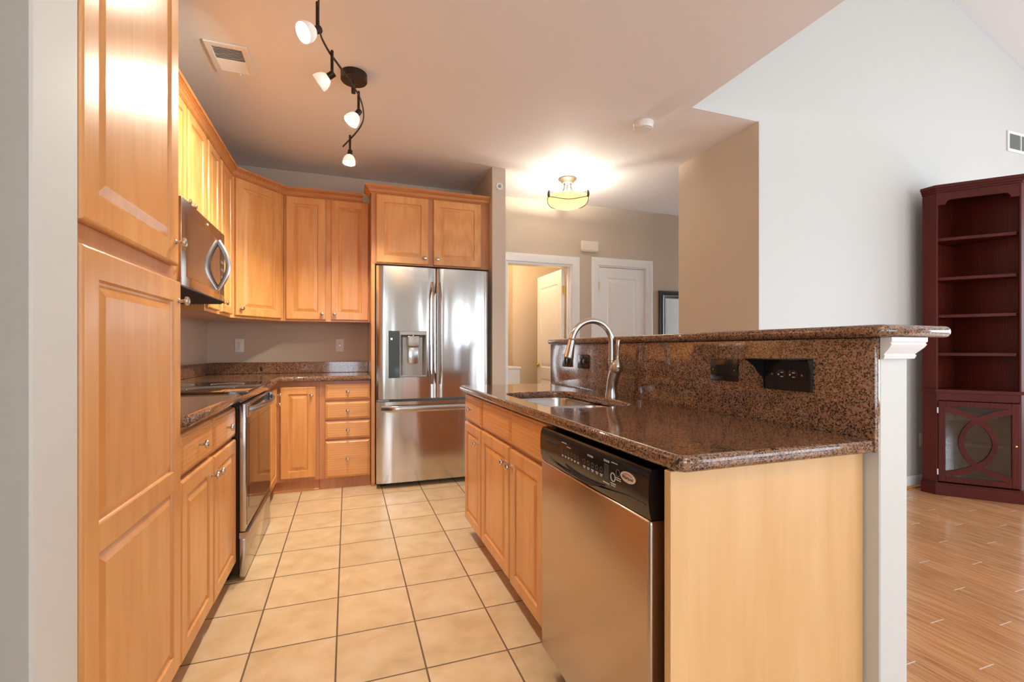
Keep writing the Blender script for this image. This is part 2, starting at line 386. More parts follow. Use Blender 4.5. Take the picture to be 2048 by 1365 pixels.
def slab(name, loops, z0, z1, bev, mat, parent=None, res=3, xform=None):
    # filled 2-D outline (first loop) with holes, rounded edges
    cu = bpy.data.curves.new('tmp', 'CURVE'); cu.dimensions = '2D'; cu.fill_mode = 'BOTH'
    for lp in loops:
        sp = cu.splines.new('POLY'); sp.points.add(len(lp)-1); sp.use_cyclic_u = True
        for p, q in zip(sp.points, lp): p.co = (q[0], q[1], 0, 1)
    cu.bevel_depth = bev; cu.bevel_resolution = res; cu.extrude = (z1-z0)/2-bev; cu.offset = -bev
    me = from_curve(cu)
    mt = Matrix.Translation((0, 0, (z0+z1)/2))
    me.transform(xform @ mt if xform else mt)
    return link(name, me, mat, parent, 50)
def text(name, s, size, mat, parent, mat4, extrude=0.0003):
    cu = bpy.data.curves.new('tmp', 'FONT'); cu.body = s; cu.size = size; cu.extrude = extrude; cu.align_x = 'CENTER'; cu.align_y = 'CENTER'; cu.resolution_u = 2
    me = from_curve(cu); me.transform(mat4)
    return link(name, me, mat, parent)
def rrect(x0, x1, y0, y1, r, n=6, corners=(1, 1, 1, 1)):
    # counter-clockwise from lower right; corners flags: (x1,y0),(x1,y1),(x0,y1),(x0,y0)
    pts = []
    for (cx, cy, a0), fl, cr in zip(((x1-r, y0+r, -PI/2), (x1-r, y1-r, 0), (x0+r, y1-r, PI/2), (x0+r, y0+r, PI)), corners, ((x1, y0), (x1, y1), (x0, y1), (x0, y0))):
        if not fl: pts.append(cr); continue
        for i in range(n+1):
            a = a0+PI/2*i/n; pts.append((cx+r*math.cos(a), cy+r*math.sin(a)))
    return pts
def panel_door(mb, x0, z0, w, h, t, st, panels, edge=0.007, sunk=0.009, slope=0.034, raise_=0.001, step=0.004):
    """Door leaf in local frame: back at y=0, front at y=-t; panels = [(za,zb)] openings measured from the bottom."""
    X0, X1, Z0, Z1 = x0, x0+w, z0, z0+h
    def ring(ins, y): return [(X0+ins, y, Z0+ins), (X1-ins, y, Z0+ins), (X1-ins, y, Z1-ins), (X0+ins, y, Z1-ins)]
    rs = [ring(0, 0), ring(0, -(t-edge)), ring(edge*0.35, -(t-edge*0.3)), ring(edge, -t)]
    mb.face(rs[0][::-1] if False else [rs[0][3], rs[0][2], rs[0][1], rs[0][0]])
    for a, b in zip(rs, rs[1:]):
        for i in range(4):
            j = (i+1) % 4; mb.face([a[i], a[j], b[j], b[i]])
    e = edge; px0, px1 = X0+st, X1-st
    mb.face([(X0+e, -t, Z0+e), (px0, -t, Z0+e), (px0, -t, Z1-e), (X0+e, -t, Z1-e)])
    mb.face([(px1, -t, Z0+e), (X1-e, -t, Z0+e), (X1-e, -t, Z1-e), (px1, -t, Z1-e)])
    zs = [Z0+e]
    for a, b in panels: zs += [Z0+a, Z0+b]
    zs.append(Z1-e)
    for k in range(0, len(zs), 2): mb.face([(px0, -t, zs[k]), (px1, -t, zs[k]), (px1, -t, zs[k+1]), (px0, -t, zs[k+1])], 1)
    for a, b in panels:
        def pr(ins, y): return [(px0+ins, y, Z0+a+ins), (px1-ins, y, Z0+a+ins), (px1-ins, y, Z0+b-ins), (px0+ins, y, Z0+b-ins)]
        q = [pr(0, -t), pr(step*0.4, -t+sunk*0.55), pr(step, -t+sunk), pr(step+0.006, -t+sunk), pr(slope, -t+raise_), pr(slope+0.002, -t+raise_)]
        for A, B in zip(q, q[1:]):
            for i in range(4):
                j = (i+1) % 4; mb.face([A[i], A[j], B[j], B[i]])
        mb.face(q[-1])
    return mb
def drawer_front(mb, x0, z0, w, h, t, mi=0):
    X0, X1, Z0, Z1 = x0, x0+w, z0, z0+h
    def ring(ins, y): return [(X0+ins, y, Z0+ins), (X1-ins, y, Z0+ins), (X1-ins, y, Z1-ins), (X0+ins, y, Z1-ins)]
    rs = [ring(0, 0), ring(0, -(t-0.009)), ring(0.003, -(t-0.005)), ring(0.010, -(t-0.004)), ring(0.013, -(t-0.001)), ring(0.017, -t)]
    for a, b in zip(rs, rs[1:]):
        for i in range(4):
            j = (i+1) % 4; mb.face([a[i], a[j], b[j], b[i]])
    mb.face(rs[-1], mi); mb.face(rs[0][::-1]); return mb
ROTX = Matrix.Rotation(PI/2, 4, 'X')     # lathe axis z -> -y (towards the viewer of a local front)
def knob(parent, x, z, y):
    mb = MB(); mb.lathe([(0.0085, 0), (0.0085, 0.002), (0.0055, 0.005), (0.005, 0.014), (0.0075, 0.018), (0.0145, 0.021), (0.0155, 0.0245), (0.0135, 0.029), (0.008, 0.0315), (0.002, 0.0322)],
                        Matrix.Translation((x, y, z)) @ ROTX, 20)
    return mb.build('knob', M['nickel'], parent, 40)

# ------------------------------------------------------------------ the room
ZC = 2.745
YB = 4.63          # back wall plane
XWL = -1.13        # kitchen left wall plane
o = MB().box(-2.4, 1.32, -3.5, 4.75, -0.06, 0).build('floor', M['tile']); struct(o, 'beige square ceramic tile floor with brown grout in the kitchen', 'floor')
o = MB().box(1.32, 7.6, -3.5, 2.56, -0.06, 0).box(1.32, 6.5, 2.56, 6.6, -0.06, 0).build('floor', M['planks']); struct(o, 'oak plank floor with pale end joints in the living room', 'floor')
o = MB().box(-2.4, 2.16, -3.5, 4.75, ZC, ZC+0.06).box(2.161, 6.5, 2.652, 4.75, ZC, ZC+0.06).box(2.161, 2.7395, 2.526, 2.652, ZC, ZC+0.0045).build('ceiling', M['ceiling']); struct(o, 'flat white ceiling over the kitchen and hall', 'ceiling')
def zr(x): return 4.145-0.367*(x-4.915)
o = MB().prism([(3.6, zr(3.6)), (7.52, zr(7.52)), (7.52, zr(7.52)+0.06), (3.6, zr(3.6)+0.06)], -3.5, 2.52, 'y').prism([(2.1, 4.05), (3.6, zr(3.6)), (3.6, zr(3.6)+0.06), (2.1, 4.11)], -3.5, 2.52, 'y').build('ceiling', M['ceiling'])
struct(o, 'sloped vaulted ceiling over the living room', 'ceiling')
o = MB().prism([(2.742, 0), (7.5, 0), (7.5, zr(7.5)-0.005), (3.6, zr(3.6)-0.005), (2.165, 4.07), (2.165, ZC+0.005), (2.742, ZC+0.005)], 2.525, 2.65, 'y').build('wall_gable', M['wall']); struct(o, 'tall pale gable wall of the living room', 'wall')
o = MB().box(2.10, 2.16, -3.5, 2.525, ZC+0.061, 4.06).build('wall_upper', M['wall']); struct(o)
o = MB().box(2.7395, 2.7415, 2.5255, 2.6501, 0, ZC-0.001).box(2.7395, 2.86, 2.6501, 3.37, 0, ZC-0.001).build('wall_hall', M['lamplit']); struct(o, 'side wall of the hall beside the gable wall, warm light in its colour', 'wall')
o = MB().box(2.86, 6.4, 3.25, 3.37, 0, ZC-0.001).build('wall_corridor', M['wall']); struct(o)
o = MB().box(-1.25, XWL, 1.181, YB+0.12, 0, ZC-0.001).build('wall_left', M['lamplit']); struct(o, 'kitchen wall behind the left cabinets', 'wall')
o = MB().box(-2.4, -0.512, 1.032, 1.180, 0, ZC-0.001, 0.004).build('wall_stub', M['wall']); struct(o, 'white stub wall end beside the tall pantry cabinet', 'wall')
o = MB().box(-2.4, -0.32, -0.30, -0.18, 0, ZC-0.001).build('wall_light_block', M['wall']); struct(o)  # unseen wall added to keep window light off the stub wall
o = MB().box(-2.5, -2.4, -3.5, 1.18, 0, ZC-0.001).build('wall_side', M['wall']); struct(o)
D1 = (1.57, 2.335, 2.062); D2 = (2.665, 3.297, 2.078)
mb = MB()
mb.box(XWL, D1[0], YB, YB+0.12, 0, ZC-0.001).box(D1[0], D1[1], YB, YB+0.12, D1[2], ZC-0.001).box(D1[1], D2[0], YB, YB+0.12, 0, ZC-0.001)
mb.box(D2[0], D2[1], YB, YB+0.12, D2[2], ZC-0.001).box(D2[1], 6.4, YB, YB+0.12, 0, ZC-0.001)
o = mb.build('wall_back', M['lamplit']); struct(o, 'taupe back wall of the kitchen and hall, warm light in its colour', 'wall')
o = MB().box(1.205, 1.328, 3.935, YB-0.001, 0, ZC-0.001).build('wall_pier', M['lamplit']); struct(o, 'narrow wall end standing beside the refrigerator', 'wall')
# side room behind the open door
mb = MB(); mb.box(1.0, 2.06, 5.98, 6.1, 0, 2.6).box(2.06, 3.2, 5.80, 6.1, 0, 2.6).box(0.95, 1.05, YB+0.121, 6.1, 0, 2.6).box(3.0, 3.1, YB+0.121, 5.8, 0, 2.6)
o = mb.build('wall_bath', M['bath']); struct(o, 'warm cream walls of the side room', 'wall')
o = MB().box(0.95, 3.2, YB+0.121, 6.1, 2.6, 2.66).build('ceiling', M['ceiling']); struct(o, 'ceiling of the side room', 'ceiling')
# walls behind the camera and to the far right, with window openings
mb = MB(); y0, y1, z0, z1 = -2.1, 1.3, 0.3, 2.6
mb.box(7.4, 7.5, -3.5, y0, 0, 3.2).box(7.4, 7.5, y1, 2.524, 0, 3.2).box(7.4, 7.5, y0, y1, 0, z0).box(7.4, 7.5, y0, y1, z1, 3.2)
o = mb.build('wall_right', M['wall']); struct(o)
mb = MB()
for a, b, c, d in ((-2.4, -1.7, 0, 2.744), (-1.7, 0.3, 0, 0.5), (-1.7, 0.3, 2.3, 2.744), (0.3, 2.15, 0, 2.744), (2.15, 2.75, 0, 0.3), (2.15, 2.75, 2.2, 2.744), (2.75, 3.3, 0, 2.744), (3.3, 6.5, 0, 0.1), (3.3, 6.5, 2.4, 2.744), (6.5, 7.4, 0, 2.744)): mb.box(a, b, -3.5, -3.4, c, d)
mb.prism([(2.16, 2.744), (7.4, 2.744), (7.4, zr(7.4)), (3.6, zr(3.6)), (2.16, 4.06)], -3.5, -3.4, 'y')
o = mb.build('wall_front', M['wall']); struct(o)
def window_frame(n, axis, at, a0, a1, z0, z1, bars):
    mb = MB()
    def bx(u0, u1, w0, w1):
        if axis == 'x': mb.box(at-0.03, at+0.03, u0, u1, w0, w1, 0.004)
        else: mb.box(u0, u1, at-0.03, at+0.03, w0, w1, 0.004)
    for u in (a0, a1-0.05): bx(u, u+0.05, z0, z1)
    for w in (z0, z1-0.05): bx(a0+0.05, a1-0.05, w, w+0.05)
    for k in range(1, bars): u = a0+(a1-a0)*k/bars; bx(u-0.03, u+0.03, z0+0.05, z1-0.05)
    struct(mb.build('window_%d' % n, M['white_trim']))
window_frame(1, 'x', 7.4, -2.1, 1.3, 0.3, 2.6, 3)
window_frame(2, 'y', -3.4, 3.3, 6.5, 0.1, 2.4, 2)
window_frame(4, 'y', -3.4, -1.7, 0.3, 0.5, 2.3, 2)  # unseen window added to go with the ceiling fill light
window_frame(3, 'y', -3.4, 2.15, 2.75, 0.3, 2.2, 1)
# baseboard with shoe moulding
prof = [(0.0, 0.0), (0.013, 0.0), (0.013, 0.075), (0.009, 0.088), (0.006, 0.094), (0.0, 0.094)]
o = MB().sweep(prof, [(2.74, 2.524), (7.39, 2.524)]).build('baseboard_back', M['white_trim']); struct(o, 'white baseboard along the gable wall', 'baseboard')
o = MB().sweep([(0.0141, 0), (0.030, 0), (0.027, 0.012), (0.0141, 0.019)], [(2.74, 2.524), (7.39, 2.524)]).build('trim_1', M['maple_trim']); struct(o, 'oak shoe moulding under the white baseboard', 'trim')

# hall doors with casings
CAS = [(0.0, 0.0), (0.007, 0.012), (0.018, 0.0135), (0.045, 0.017), (0.062, 0.019), (0.075, 0.018), (0.0905, 0.011), (0.0905, 0.0)]
def casing(parent, x0, x1, zt, yw, left=True):
    # architrave around an opening, on plane y=yw, in local coordinates
    mb = MB(); pth = [(x0, 0.0), (x0, zt), (x1, zt), (x1, 0.0)] if left else [(x0, zt), (x1, zt), (x1, 0.0)]
    mb.sweep(CAS, pth, flip=-1)
    for v in mb.bm.verts: x, z, d = v.co; v.co = (x, yw-d, z)
    return mb.build('casing', M['white_trim'], parent)
def hinge(parent, x, y, z, s=1):
    mb = MB(); mb.lathe([(0.007, -0.05), (0.007, 0.05)], Matrix.Translation((x, y, z)), 12); mb.box(x-0.02*s, x+0.02*s, y+0.002, y+0.005, z-0.045, z+0.045, 0.001) if s > 0 else None
    return mb.build('hinge', M['brass'], parent)
d1 = thing('door_1', 'white panelled door standing open into the side room', 'door', (0, 0, 0)); struct(d1)
casing(d1, D1[0], D1[1], D1[2]-0.012+0.012, YB)
mb = MB(); mb.box(D1[0], D1[0]+0.02, YB, YB+0.12, 0, D1[2]-0.02, 0.002).box(D1[1]-0.02, D1[1], YB, YB+0.12, 0, D1[2]-0.02, 0.002).box(D1[0], D1[1], YB, YB+0.12, D1[2]-0.02, D1[2], 0.002)
mb.box(D1[1]-0.032, D1[1]-0.02, YB+0.03, YB+0.065, 0, D1[2]-0.02, 0.002)
mb.build('jamb', M['white_trim'], d1)
mb = MB(); panel_door(mb, 0, 0, 0.70, 2.02, 0.036, 0.105, [(0.23, 0.76), (0.90, 1.87)], edge=0.002, sunk=0.007, slope=0.05, step=0.012)
mb.xf(Matrix.Translation((D1[1]-0.036, YB+0.115, 0.012)) @ Matrix.Rotation(PI/2, 4, 'Z') @ Matrix.Rotation(PI, 4, 'Z') @ Matrix.Translation((-0.70, 0, 0)))
leaf = mb.build('leaf', M['white_trim'], d1)
kx, ky = D1[1]-0.036-0.0375, YB+0.115+0.64
mb = MB(); mb.lathe([(0.028, 0), (0.028, 0.004), (0.011, 0.010), (0.010, 0.03), (0.024, 0.042), (0.028, 0.055), (0.020, 0.066), (0.004, 0.07)], Matrix.Translation((kx+0.036, ky, 0.94)) @ Matrix.Rotation(-PI/2, 4, 'Y'), 20)
mb.build('door_knob', M['brass'], d1)
hinge(d1, D1[1]-0.045, YB+0.105, 1.80)
d2 = thing('door_2', 'closed white two panel door in the hall with brass hinge', 'door', (0, 0, 0)); struct(d2)
casing(d2, D2[0]-0.03+0.03, D2[1], D2[2], YB)
mb = MB(); mb.box(D2[0], D2[0]+0.012, YB+0.001, YB+0.11, 0, D2[2]-0.012).box(D2[1]-0.012, D2[1], YB+0.001, YB+0.11, 0, D2[2]-0.012).box(D2[0], D2[1], YB+0.001, YB+0.11, D2[2]-0.012, D2[2]); mb.build('jamb', M['white_trim'], d2)
mb = MB(); w = D2[1]-D2[0]-0.03
panel_door(mb, D2[0]+0.015, 0.01, w, 2.05, 0.036, 0.105, [(0.23, 0.80), (0.94, 1.935)], edge=0.002, sunk=0.007, slope=0.05, step=0.012)
for v in mb.bm.verts: v.co.y += YB+0.042
mb.build('leaf', M['white_trim'], d2)
hinge(d2, D2[0]+0.012, YB-0.001, 1.845, 0)
mb = MB(); mb.lathe([(0.028, 0), (0.028, 0.004), (0.011, 0.010), (0.010, 0.03), (0.024, 0.042), (0.028, 0.055), (0.020, 0.066), (0.004, 0.07)], Matrix.Translation((D2[1]-0.075, YB+0.006, 0.94)) @ ROTX, 20)
mb.build('door_knob', M['brass'], d2)

# ------------------------------------------------------------------ cabinets
DT = 0.02
def cab(name, label, W, D, z0, z1, loc, rz, fronts, toe=None, group=None, cat='cabinet', frame='maple_red', body=True, topopen=False, fmat=None):
    r = thing(name, label, cat, (loc[0], loc[1], 0), rz, group)
    if body:
        mb = MB()
        if topopen:
            mb.box(0, 0.018, 0.019, D, z0, z1).box(W-0.018, W, 0.019, D, z0, z1).box(0.018, W-0.018, D-0.012, D, z0, z1).box(0.018, W-0.018, 0.019, D-0.012, z0, z0+0.018)
            mb.box(0, W, 0, 0.019, z0, z1, 0.001)
        else: mb.box(0, W, 0, D, z0, z1, 0.0015)
        mb.build('body', M[frame], r)
    if toe is not None:
        MB().box(0.001, W-0.001, toe, D, 0.0, z0-0.0005).build('toe_kick', M['maple_red'], r)
    for f in fronts: front(r, **f)
    return r
def front(r, kind='door', x0=0, x1=0, z0=0, z1=0, knob_at=None, st=0.056, panels=None, hor=True, name=None):
    mb = MB(); w, h = x1-x0, z1-z0
    if kind == 'door':
        panel_door(mb, x0, z0, w, h, DT, st, panels or [(st, h-st)])
        o = mb.build(name or 'door', [M['maple'], M['maple_h']], r)
    else:
        drawer_front(mb, x0, z0, w, h, DT)
        o = mb.build(name or 'drawer', [M['maple_h']], r)
    o.location.y = -0.001
    if knob_at: knob(o, knob_at[0], knob_at[1], -DT+0.0005)
    return o
RL, RI = PI/2, -PI/2    # left run faces +X ; island faces -X
# tall pantry, left run: local x = world y - 1.183
cab('pantry_cabinet', 'tall maple pantry cabinet with two long panelled doors at the left', 0.605, 0.596, 0.09, 2.44, (-0.53, 1.183), RL, [
    dict(x0=0.006, x1=0.585, z0=1.405, z1=2.425, st=0.066, knob_at=(0.553, 1.475)),
    dict(x0=0.006, x1=0.605, z0=0.11, z1=1.357, st=0.066, panels=[(0.066, 0.585), (0.645, 1.18)], knob_at=(0.578, 1.292))], toe=0.07)
# base cabinet between pantry and range: local x = y - 1.79
cab('base_cabinet', 'maple base cabinet with two drawers over two doors beside the range', 0.80, 0.596, 0.09, 0.878, (-0.53, 1.790), RL, [
    dict(kind='drawer', x0=0.004, x1=0.385, z0=0.720, z1=0.858, knob_at=(0.195, 0.79)),
    dict(kind='drawer', x0=0.413, x1=0.792, z0=0.716, z1=0.856, knob_at=(0.60, 0.787)),
    dict(x0=0.004, x1=0.388, z0=0.105, z1=0.703, knob_at=(0.355, 0.635)),
    dict(x0=0.402, x1=0.795, z0=0.100, z1=0.700, knob_at=(0.436, 0.632))], toe=0.07)
# corner base cabinet (L plan), world coordinates under an empty at its corner
cb = thing('corner_base_cabinet', 'maple corner base cabinet with an angled two leaf door next to the range', 'cabinet', (0, 0, 0))
MB().prism([(-1.128, 3.402), (-0.53, 3.402), (-0.53, 4.05), (-0.213, 4.05), (-0.213, 4.627), (-1.128, 4.627)], 0.09, 0.878).build('body', M['maple_red'], cb)
MB().prism([(-1.12, 3.404), (-0.585, 3.404), (-0.585, 4.075), (-0.214, 4.075), (-0.214, 4.62), (-1.12, 4.62)], 0.0, 0.0895).build('toe_kick', M['maple_red'], cb)
MB().sweep([(0, 0), (0.014, 0), (0.012, 0.012), (0.004, 0.019), (0, 0.019)], [(-0.584, 3.405), (-0.584, 4.074), (-0.215, 4.074)]).build('shoe_moulding', M['maple_trim'], cb)
mb = MB(); panel_door(mb, 0, 0, 0.255, 0.722, DT, 0.056, [(0.056, 0.666)])
o = mb.build('door', [M['maple'], M['maple_h']], cb); o.location = (-0.494, 4.049, 0.115); knob(o, 0.225, 0.655, -DT+0.0005)
mb = MB(); panel_door(mb, 0, 0, 0.555, 0.722, DT, 0.056, [(0.056, 0.666)])
o = mb.build('door', [M['maple'], M['maple_h']], cb); o.location = (-0.529, 3.44, 0.115); o.rotation_euler = (0, 0, PI/2); knob(o, 0.50, 0.60, -DT+0.0005); knob(o, 0.535, 0.67, -DT+0.0005)
# drawer base on the back run
cab('drawer_base_cabinet', 'maple base cabinet with a stack of four drawers left of the refrigerator', 0.395, 0.575, 0.09, 0.878, (-0.212, 4.05), 0, [
    dict(kind='drawer', x0=0.045, x1=0.388, z0=0.727, z1=0.856, knob_at=(0.216, 0.792)),
    dict(kind='drawer', x0=0.045, x1=0.388, z0=0.568, z1=0.707, knob_at=(0.216, 0.637)),
    dict(kind='drawer', x0=0.045, x1=0.388, z0=0.409, z1=0.550, knob_at=(0.216, 0.480)),
    dict(kind='drawer', x0=0.045, x1=0.388, z0=0.095, z1=0.392, knob_at=(0.216, 0.245))], toe=0.024)
# wall cabinets
Z0, Z1 = 1.372, 2.44
cab('upper_cabinet', 'short maple wall cabinet above the microwave with two doors', 0.80, 0.308, 1.848, Z1, (-0.82, 2.505), RL, [
    dict(x0=0.03, x1=0.392, z0=1.862, z1=2.425, knob_at=(0.36, 1.91)),
    dict(x0=0.420, x1=0.762, z0=1.862, z1=2.425, knob_at=(0.452, 1.91))], frame='maple')
cab('upper_cabinet', 'narrow maple wall cabinet between the microwave and the angled corner cabinet', 0.655, 0.308, Z0, Z1, (-0.82, 3.307), RL, [
    dict(x0=0.012, x1=0.276, z0=1.392, z1=2.425, st=0.05, knob_at=(0.25, 1.455)),
    dict(x0=0.340, x1=0.635, z0=1.392, z1=2.425, st=0.05, knob_at=(0.372, 1.455))], frame='maple')
# diagonal corner wall cabinet
A, B = Vector((-0.82, 3.964)), Vector((-0.505, 4.33)); dv = (B-A); dl = dv.length; ang = math.atan2(dv.y, dv.x)
dc = thing('corner_upper_cabinet', 'angled maple corner wall cabinet with one tall door', 'cabinet', (A.x, A.y, 0), ang)
mb = MB(); mb.prism([(-1.128, 3.964), (A.x, A.y), (B.x, B.y), (-0.505, 4.628), (-1.128, 4.628)], Z0, Z1)
mb.xf((Matrix.Translation((A.x, A.y, 0)) @ Matrix.Rotation(ang, 4, 'Z')).inverted())
mb.build('body', M['maple'], dc)
front(dc, x0=0.033, x1=dl-0.035, z0=1.390, z1=2.425, st=0.062, knob_at=(0.07, 1.445))
cab('upper_cabinet', 'tall maple wall cabinet with a pair of doors left of the refrigerator', 0.688, 0.296, Z0, Z1, (-0.503, 4.33), 0, [
    dict(x0=0.018, x1=0.328, z0=1.388, z1=2.425, st=0.06, knob_at=(0.300, 1.44)),
    dict(x0=0.372, x1=0.680, z0=1.388, z1=2.425, st=0.06, knob_at=(0.400, 1.44))], frame='maple')
fc = cab('refrigerator_cabinet', 'maple cabinet over the refrigerator with two doors and a full height side panel', 1.016, 0.596, 1.848, Z1, (0.187, 4.03), 0, [
    dict(x0=0.040, x1=0.470, z0=1.858, z1=2.425, st=0.062, knob_at=(0.438, 1.912)),
    dict(x0=0.514, x1=0.938, z0=1.858, z1=2.425, st=0.062, knob_at=(0.546, 1.908))])
MB().box(0, 0.03, 0, 0.596, 0.0, 1.8475, 0.002).build('side_panel', M['maple'], fc)
MB().box(0.0, 0.03, -0.006, -0.0005, 0.0, 0.035, 0.002).build('plinth_block', M['maple_trim'], fc)
CR = [(0.0, 0.0), (0.006, 0.0), (0.009, 0.005), (0.006, 0.010), (0.011, 0.010), (0.011, 0.016), (0.016, 0.020), (0.022, 0.034), (0.034, 0.044), (0.041, 0.046), (0.041, 0.051), (0.048, 0.051), (0.052, 0.056), (0.052, 0.066), (0.0, 0.066)]
mb = MB(); mb.sweep([(a, b+2.428) for a, b in CR], [(-0.001, 0.20), (-0.001, -0.001), (1.015, -0.001)], flip=1)
mb.build('crown', M['maple_trim'], fc, 18)
mb = MB(); mb.sweep([(a+0.002, b+2.428) for a, b in CR], [(-0.82, 1.83), (A.x, A.y), (B.x, B.y), (0.130, 4.33)], flip=1)
tag(mb.build('crown_moulding', M['maple_trim'], None, 18), 'reddish maple crown moulding running along the tops of the left and corner wall cabinets', 'moulding')
# filler cabinet between pantry and microwave run
cab('upper_cabinet', 'maple wall cabinet between the tall pantry and the microwave', 0.70, 0.308, Z0, Z1, (-0.82, 1.80), RL, [
    dict(x0=0.02, x1=0.345, z0=1.392, z1=2.425), dict(x0=0.355, x1=0.69, z0=1.392, z1=2.425)], frame='maple')

# ------------------------------------------------------------------ counters
ZK0, ZK1 = 0.880, 0.920
cl = thing('granite_countertop', 'speckled brown granite countertop piece between pantry and range', 'countertop', (0, 0, 0))
slab('slab', [rrect(-1.127, -0.485, 1.792, 2.592, 0.012, 3, (1, 1, 0, 0))], ZK0, ZK1, 0.014, M['granite'], cl)
MB().box(-1.1275, -1.107, 1.792, 2.592, ZK1+0.0005, 1.02, 0.003).build('backsplash', M['granite'], cl)
ck = thing('granite_countertop', 'speckled brown granite corner countertop left of the refrigerator', 'countertop', (0, 0, 0))
inner = [(-0.485, 3.95), (-0.480, 3.975), (-0.462, 3.993), (-0.435, 4.0)]
slab('slab', [[(-1.127, 3.402), (-0.497, 3.402), (-0.485, 3.414)] + inner + [(0.184, 4.0), (0.184, 4.627), (-1.127, 4.627)]], ZK0, ZK1, 0.014, M['granite'], ck)
MB().box(-1.1275, -1.107, 2.598, 4.606, ZK1+0.0005, 1.02, 0.003).box(-1.1275, 0.184, 4.6065, 4.6275, ZK1+0.0005, 1.02, 0.003).build('backsplash', M['granite'], ck)
MB().lathe([(0.012, 0), (0.012, 0.002), (0.009, 0.003)], Matrix.Translation((-0.712, 4.6062, 0.962)) @ Matrix.Scale(1.6, 4, (0, 0, 1)) @ ROTX, 16).build('plug', M['black'], ck)

# ------------------------------------------------------------------ range
rg = thing('kitchen_range', 'stainless electric range with black glass cooktop between the left base cabinets', 'range', (-0.50, 2.60, 0), RL)
RW = 0.79   # local x 0..RW, y=0 at world X=-0.50, -y towards the aisle
MB().box(0.002, RW-0.002, 0.0, 0.615, 0.03, 0.912, 0.002).box(0.03, RW-0.03, 0.05, 0.60, 0.0, 0.0295).build('body', M['black'], rg)
MB().box(0.0, RW, -0.032, 0.60, 0.9135, 0.930, 0.004, 2).build('cooktop', M['glass_top'], rg)
for (bx, by, br) in ((0.22, 0.17, 0.105), (0.58, 0.17, 0.085), (0.22, 0.44, 0.075), (0.58, 0.44, 0.095)):
    MB().lathe([(br, 0.9302), (br+0.002, 0.9304), (br+0.002, 0.9302)], Matrix.Translation((bx, by, 0)), 40, caps=False).build('burner_ring', M['grey_duct'], rg)
mb = MB(); mb.box(0.003, RW-0.003, -0.012, -0.0005, 0.872, 0.912, 0.003); mb.build('front_rail', M['steel'], rg)
dr = MB().box(0.0, RW, -0.028, -0.0005, 0.240, 0.868, 0.004, 2).build('oven_door', M['steel'], rg)
MB().box(0.028, RW-0.028, -0.0295, -0.0275, 0.262, 0.800, 0.0008).build('door_glass', M['range_glass'], dr)
MB().box(0.075, RW-0.075, -0.0305, -0.029, 0.34, 0.76, 0.0005).build('oven_window', M['range_glass'], dr)
mb = MB(); pts = []
for i in range(25):
    t = i/24; x = 0.015+(RW-0.03)*t; pts.append((x, -0.030-0.058*math.sin(PI*t)**0.75, 0.835))
mb.tube(pts, 0.014, 14, flat=(0.009, 0.017))
mb.box(0.004, 0.05, -0.042, -0.028, 0.80, 0.862, 0.004).box(RW-0.05, RW-0.004, -0.042, -0.028, 0.80, 0.862, 0.004)
mb.build('handle', M['steel_side'], dr)
dw_ = MB().box(0.0, RW, -0.026, -0.0005, 0.012, 0.205, 0.004, 2).build('warming_drawer', M['steel'], rg)
MB().prism([(-0.026, 0.205), (-0.042, 0.228), (-0.040, 0.236), (-0.001, 0.236), (-0.001, 0.206)], 0.0, RW, 'x').build('drawer_pull', M['steel_side'], dw_)

# ------------------------------------------------------------------ microwave
mw = thing('microwave', 'stainless over the range microwave with a bowed vertical handle', 'microwave', (-0.752, 2.51, 1.425), RL)
MWW, MWH = 0.79, 0.415
MB().box(0, MWW, 0.0, 0.374, 0.012, MWH-0.004, 0.002).build('body', M['black'], mw)
md = MB().box(0.0, MWW-0.115, -0.039, -0.0005, 0.004, MWH, 0.004, 2).build('door', M['steel'], mw)
MB().box(0.065, MWW-0.125, -0.0402, -0.0385, 0.055, MWH-0.062, 0.0008).build('door_glass', M['oven_glass'], md)
mb = MB(); pts = [(0.632, -0.040-0.052*math.sin(PI*i/20), 0.058+0.285*i/20) for i in range(21)]
mb.tube(pts, 0.010, 14, flat=(0.008, 0.014)); mb.build('handle', M['steel_side'], md)
mc = MB().box(MWW-0.114, MWW, -0.039, -0.0005, 0.004, MWH, 0.004, 2).build('control_strip', M['steel'], mw)
MB().box(MWW-0.10, MWW-0.02, -0.0402, -0.0385, 0.04, MWH-0.06, 0.0008).build('touch_panel', M['black_gloss'], mc)
for i in range(4):
    for k in range(3): MB().box(MWW-0.092+k*0.024, MWW-0.078+k*0.024, -0.0408, -0.0402, 0.09+i*0.045, 0.108+i*0.045, 0.0002).build('key', M['dim_print'], mc)
MB().prism([(-0.038, 0.0), (-0.02, -0.012), (0.36, -0.020), (0.37, 0.011), (-0.038, 0.011)], 0.003, MWW-0.003, 'x').build('vent_base', M['black_matte'], mw)
mb = MB(); mb.lathe([(0.5, 0), (0.5, 0.001), (0.45, 0.0016)], Matrix.Translation((0.42, -0.0389, MWH-0.028)) @ Matrix.Diagonal((0.030, 1, 0.012, 1)) @ ROTX, 24); mb.build('badge', M['badge'], md)

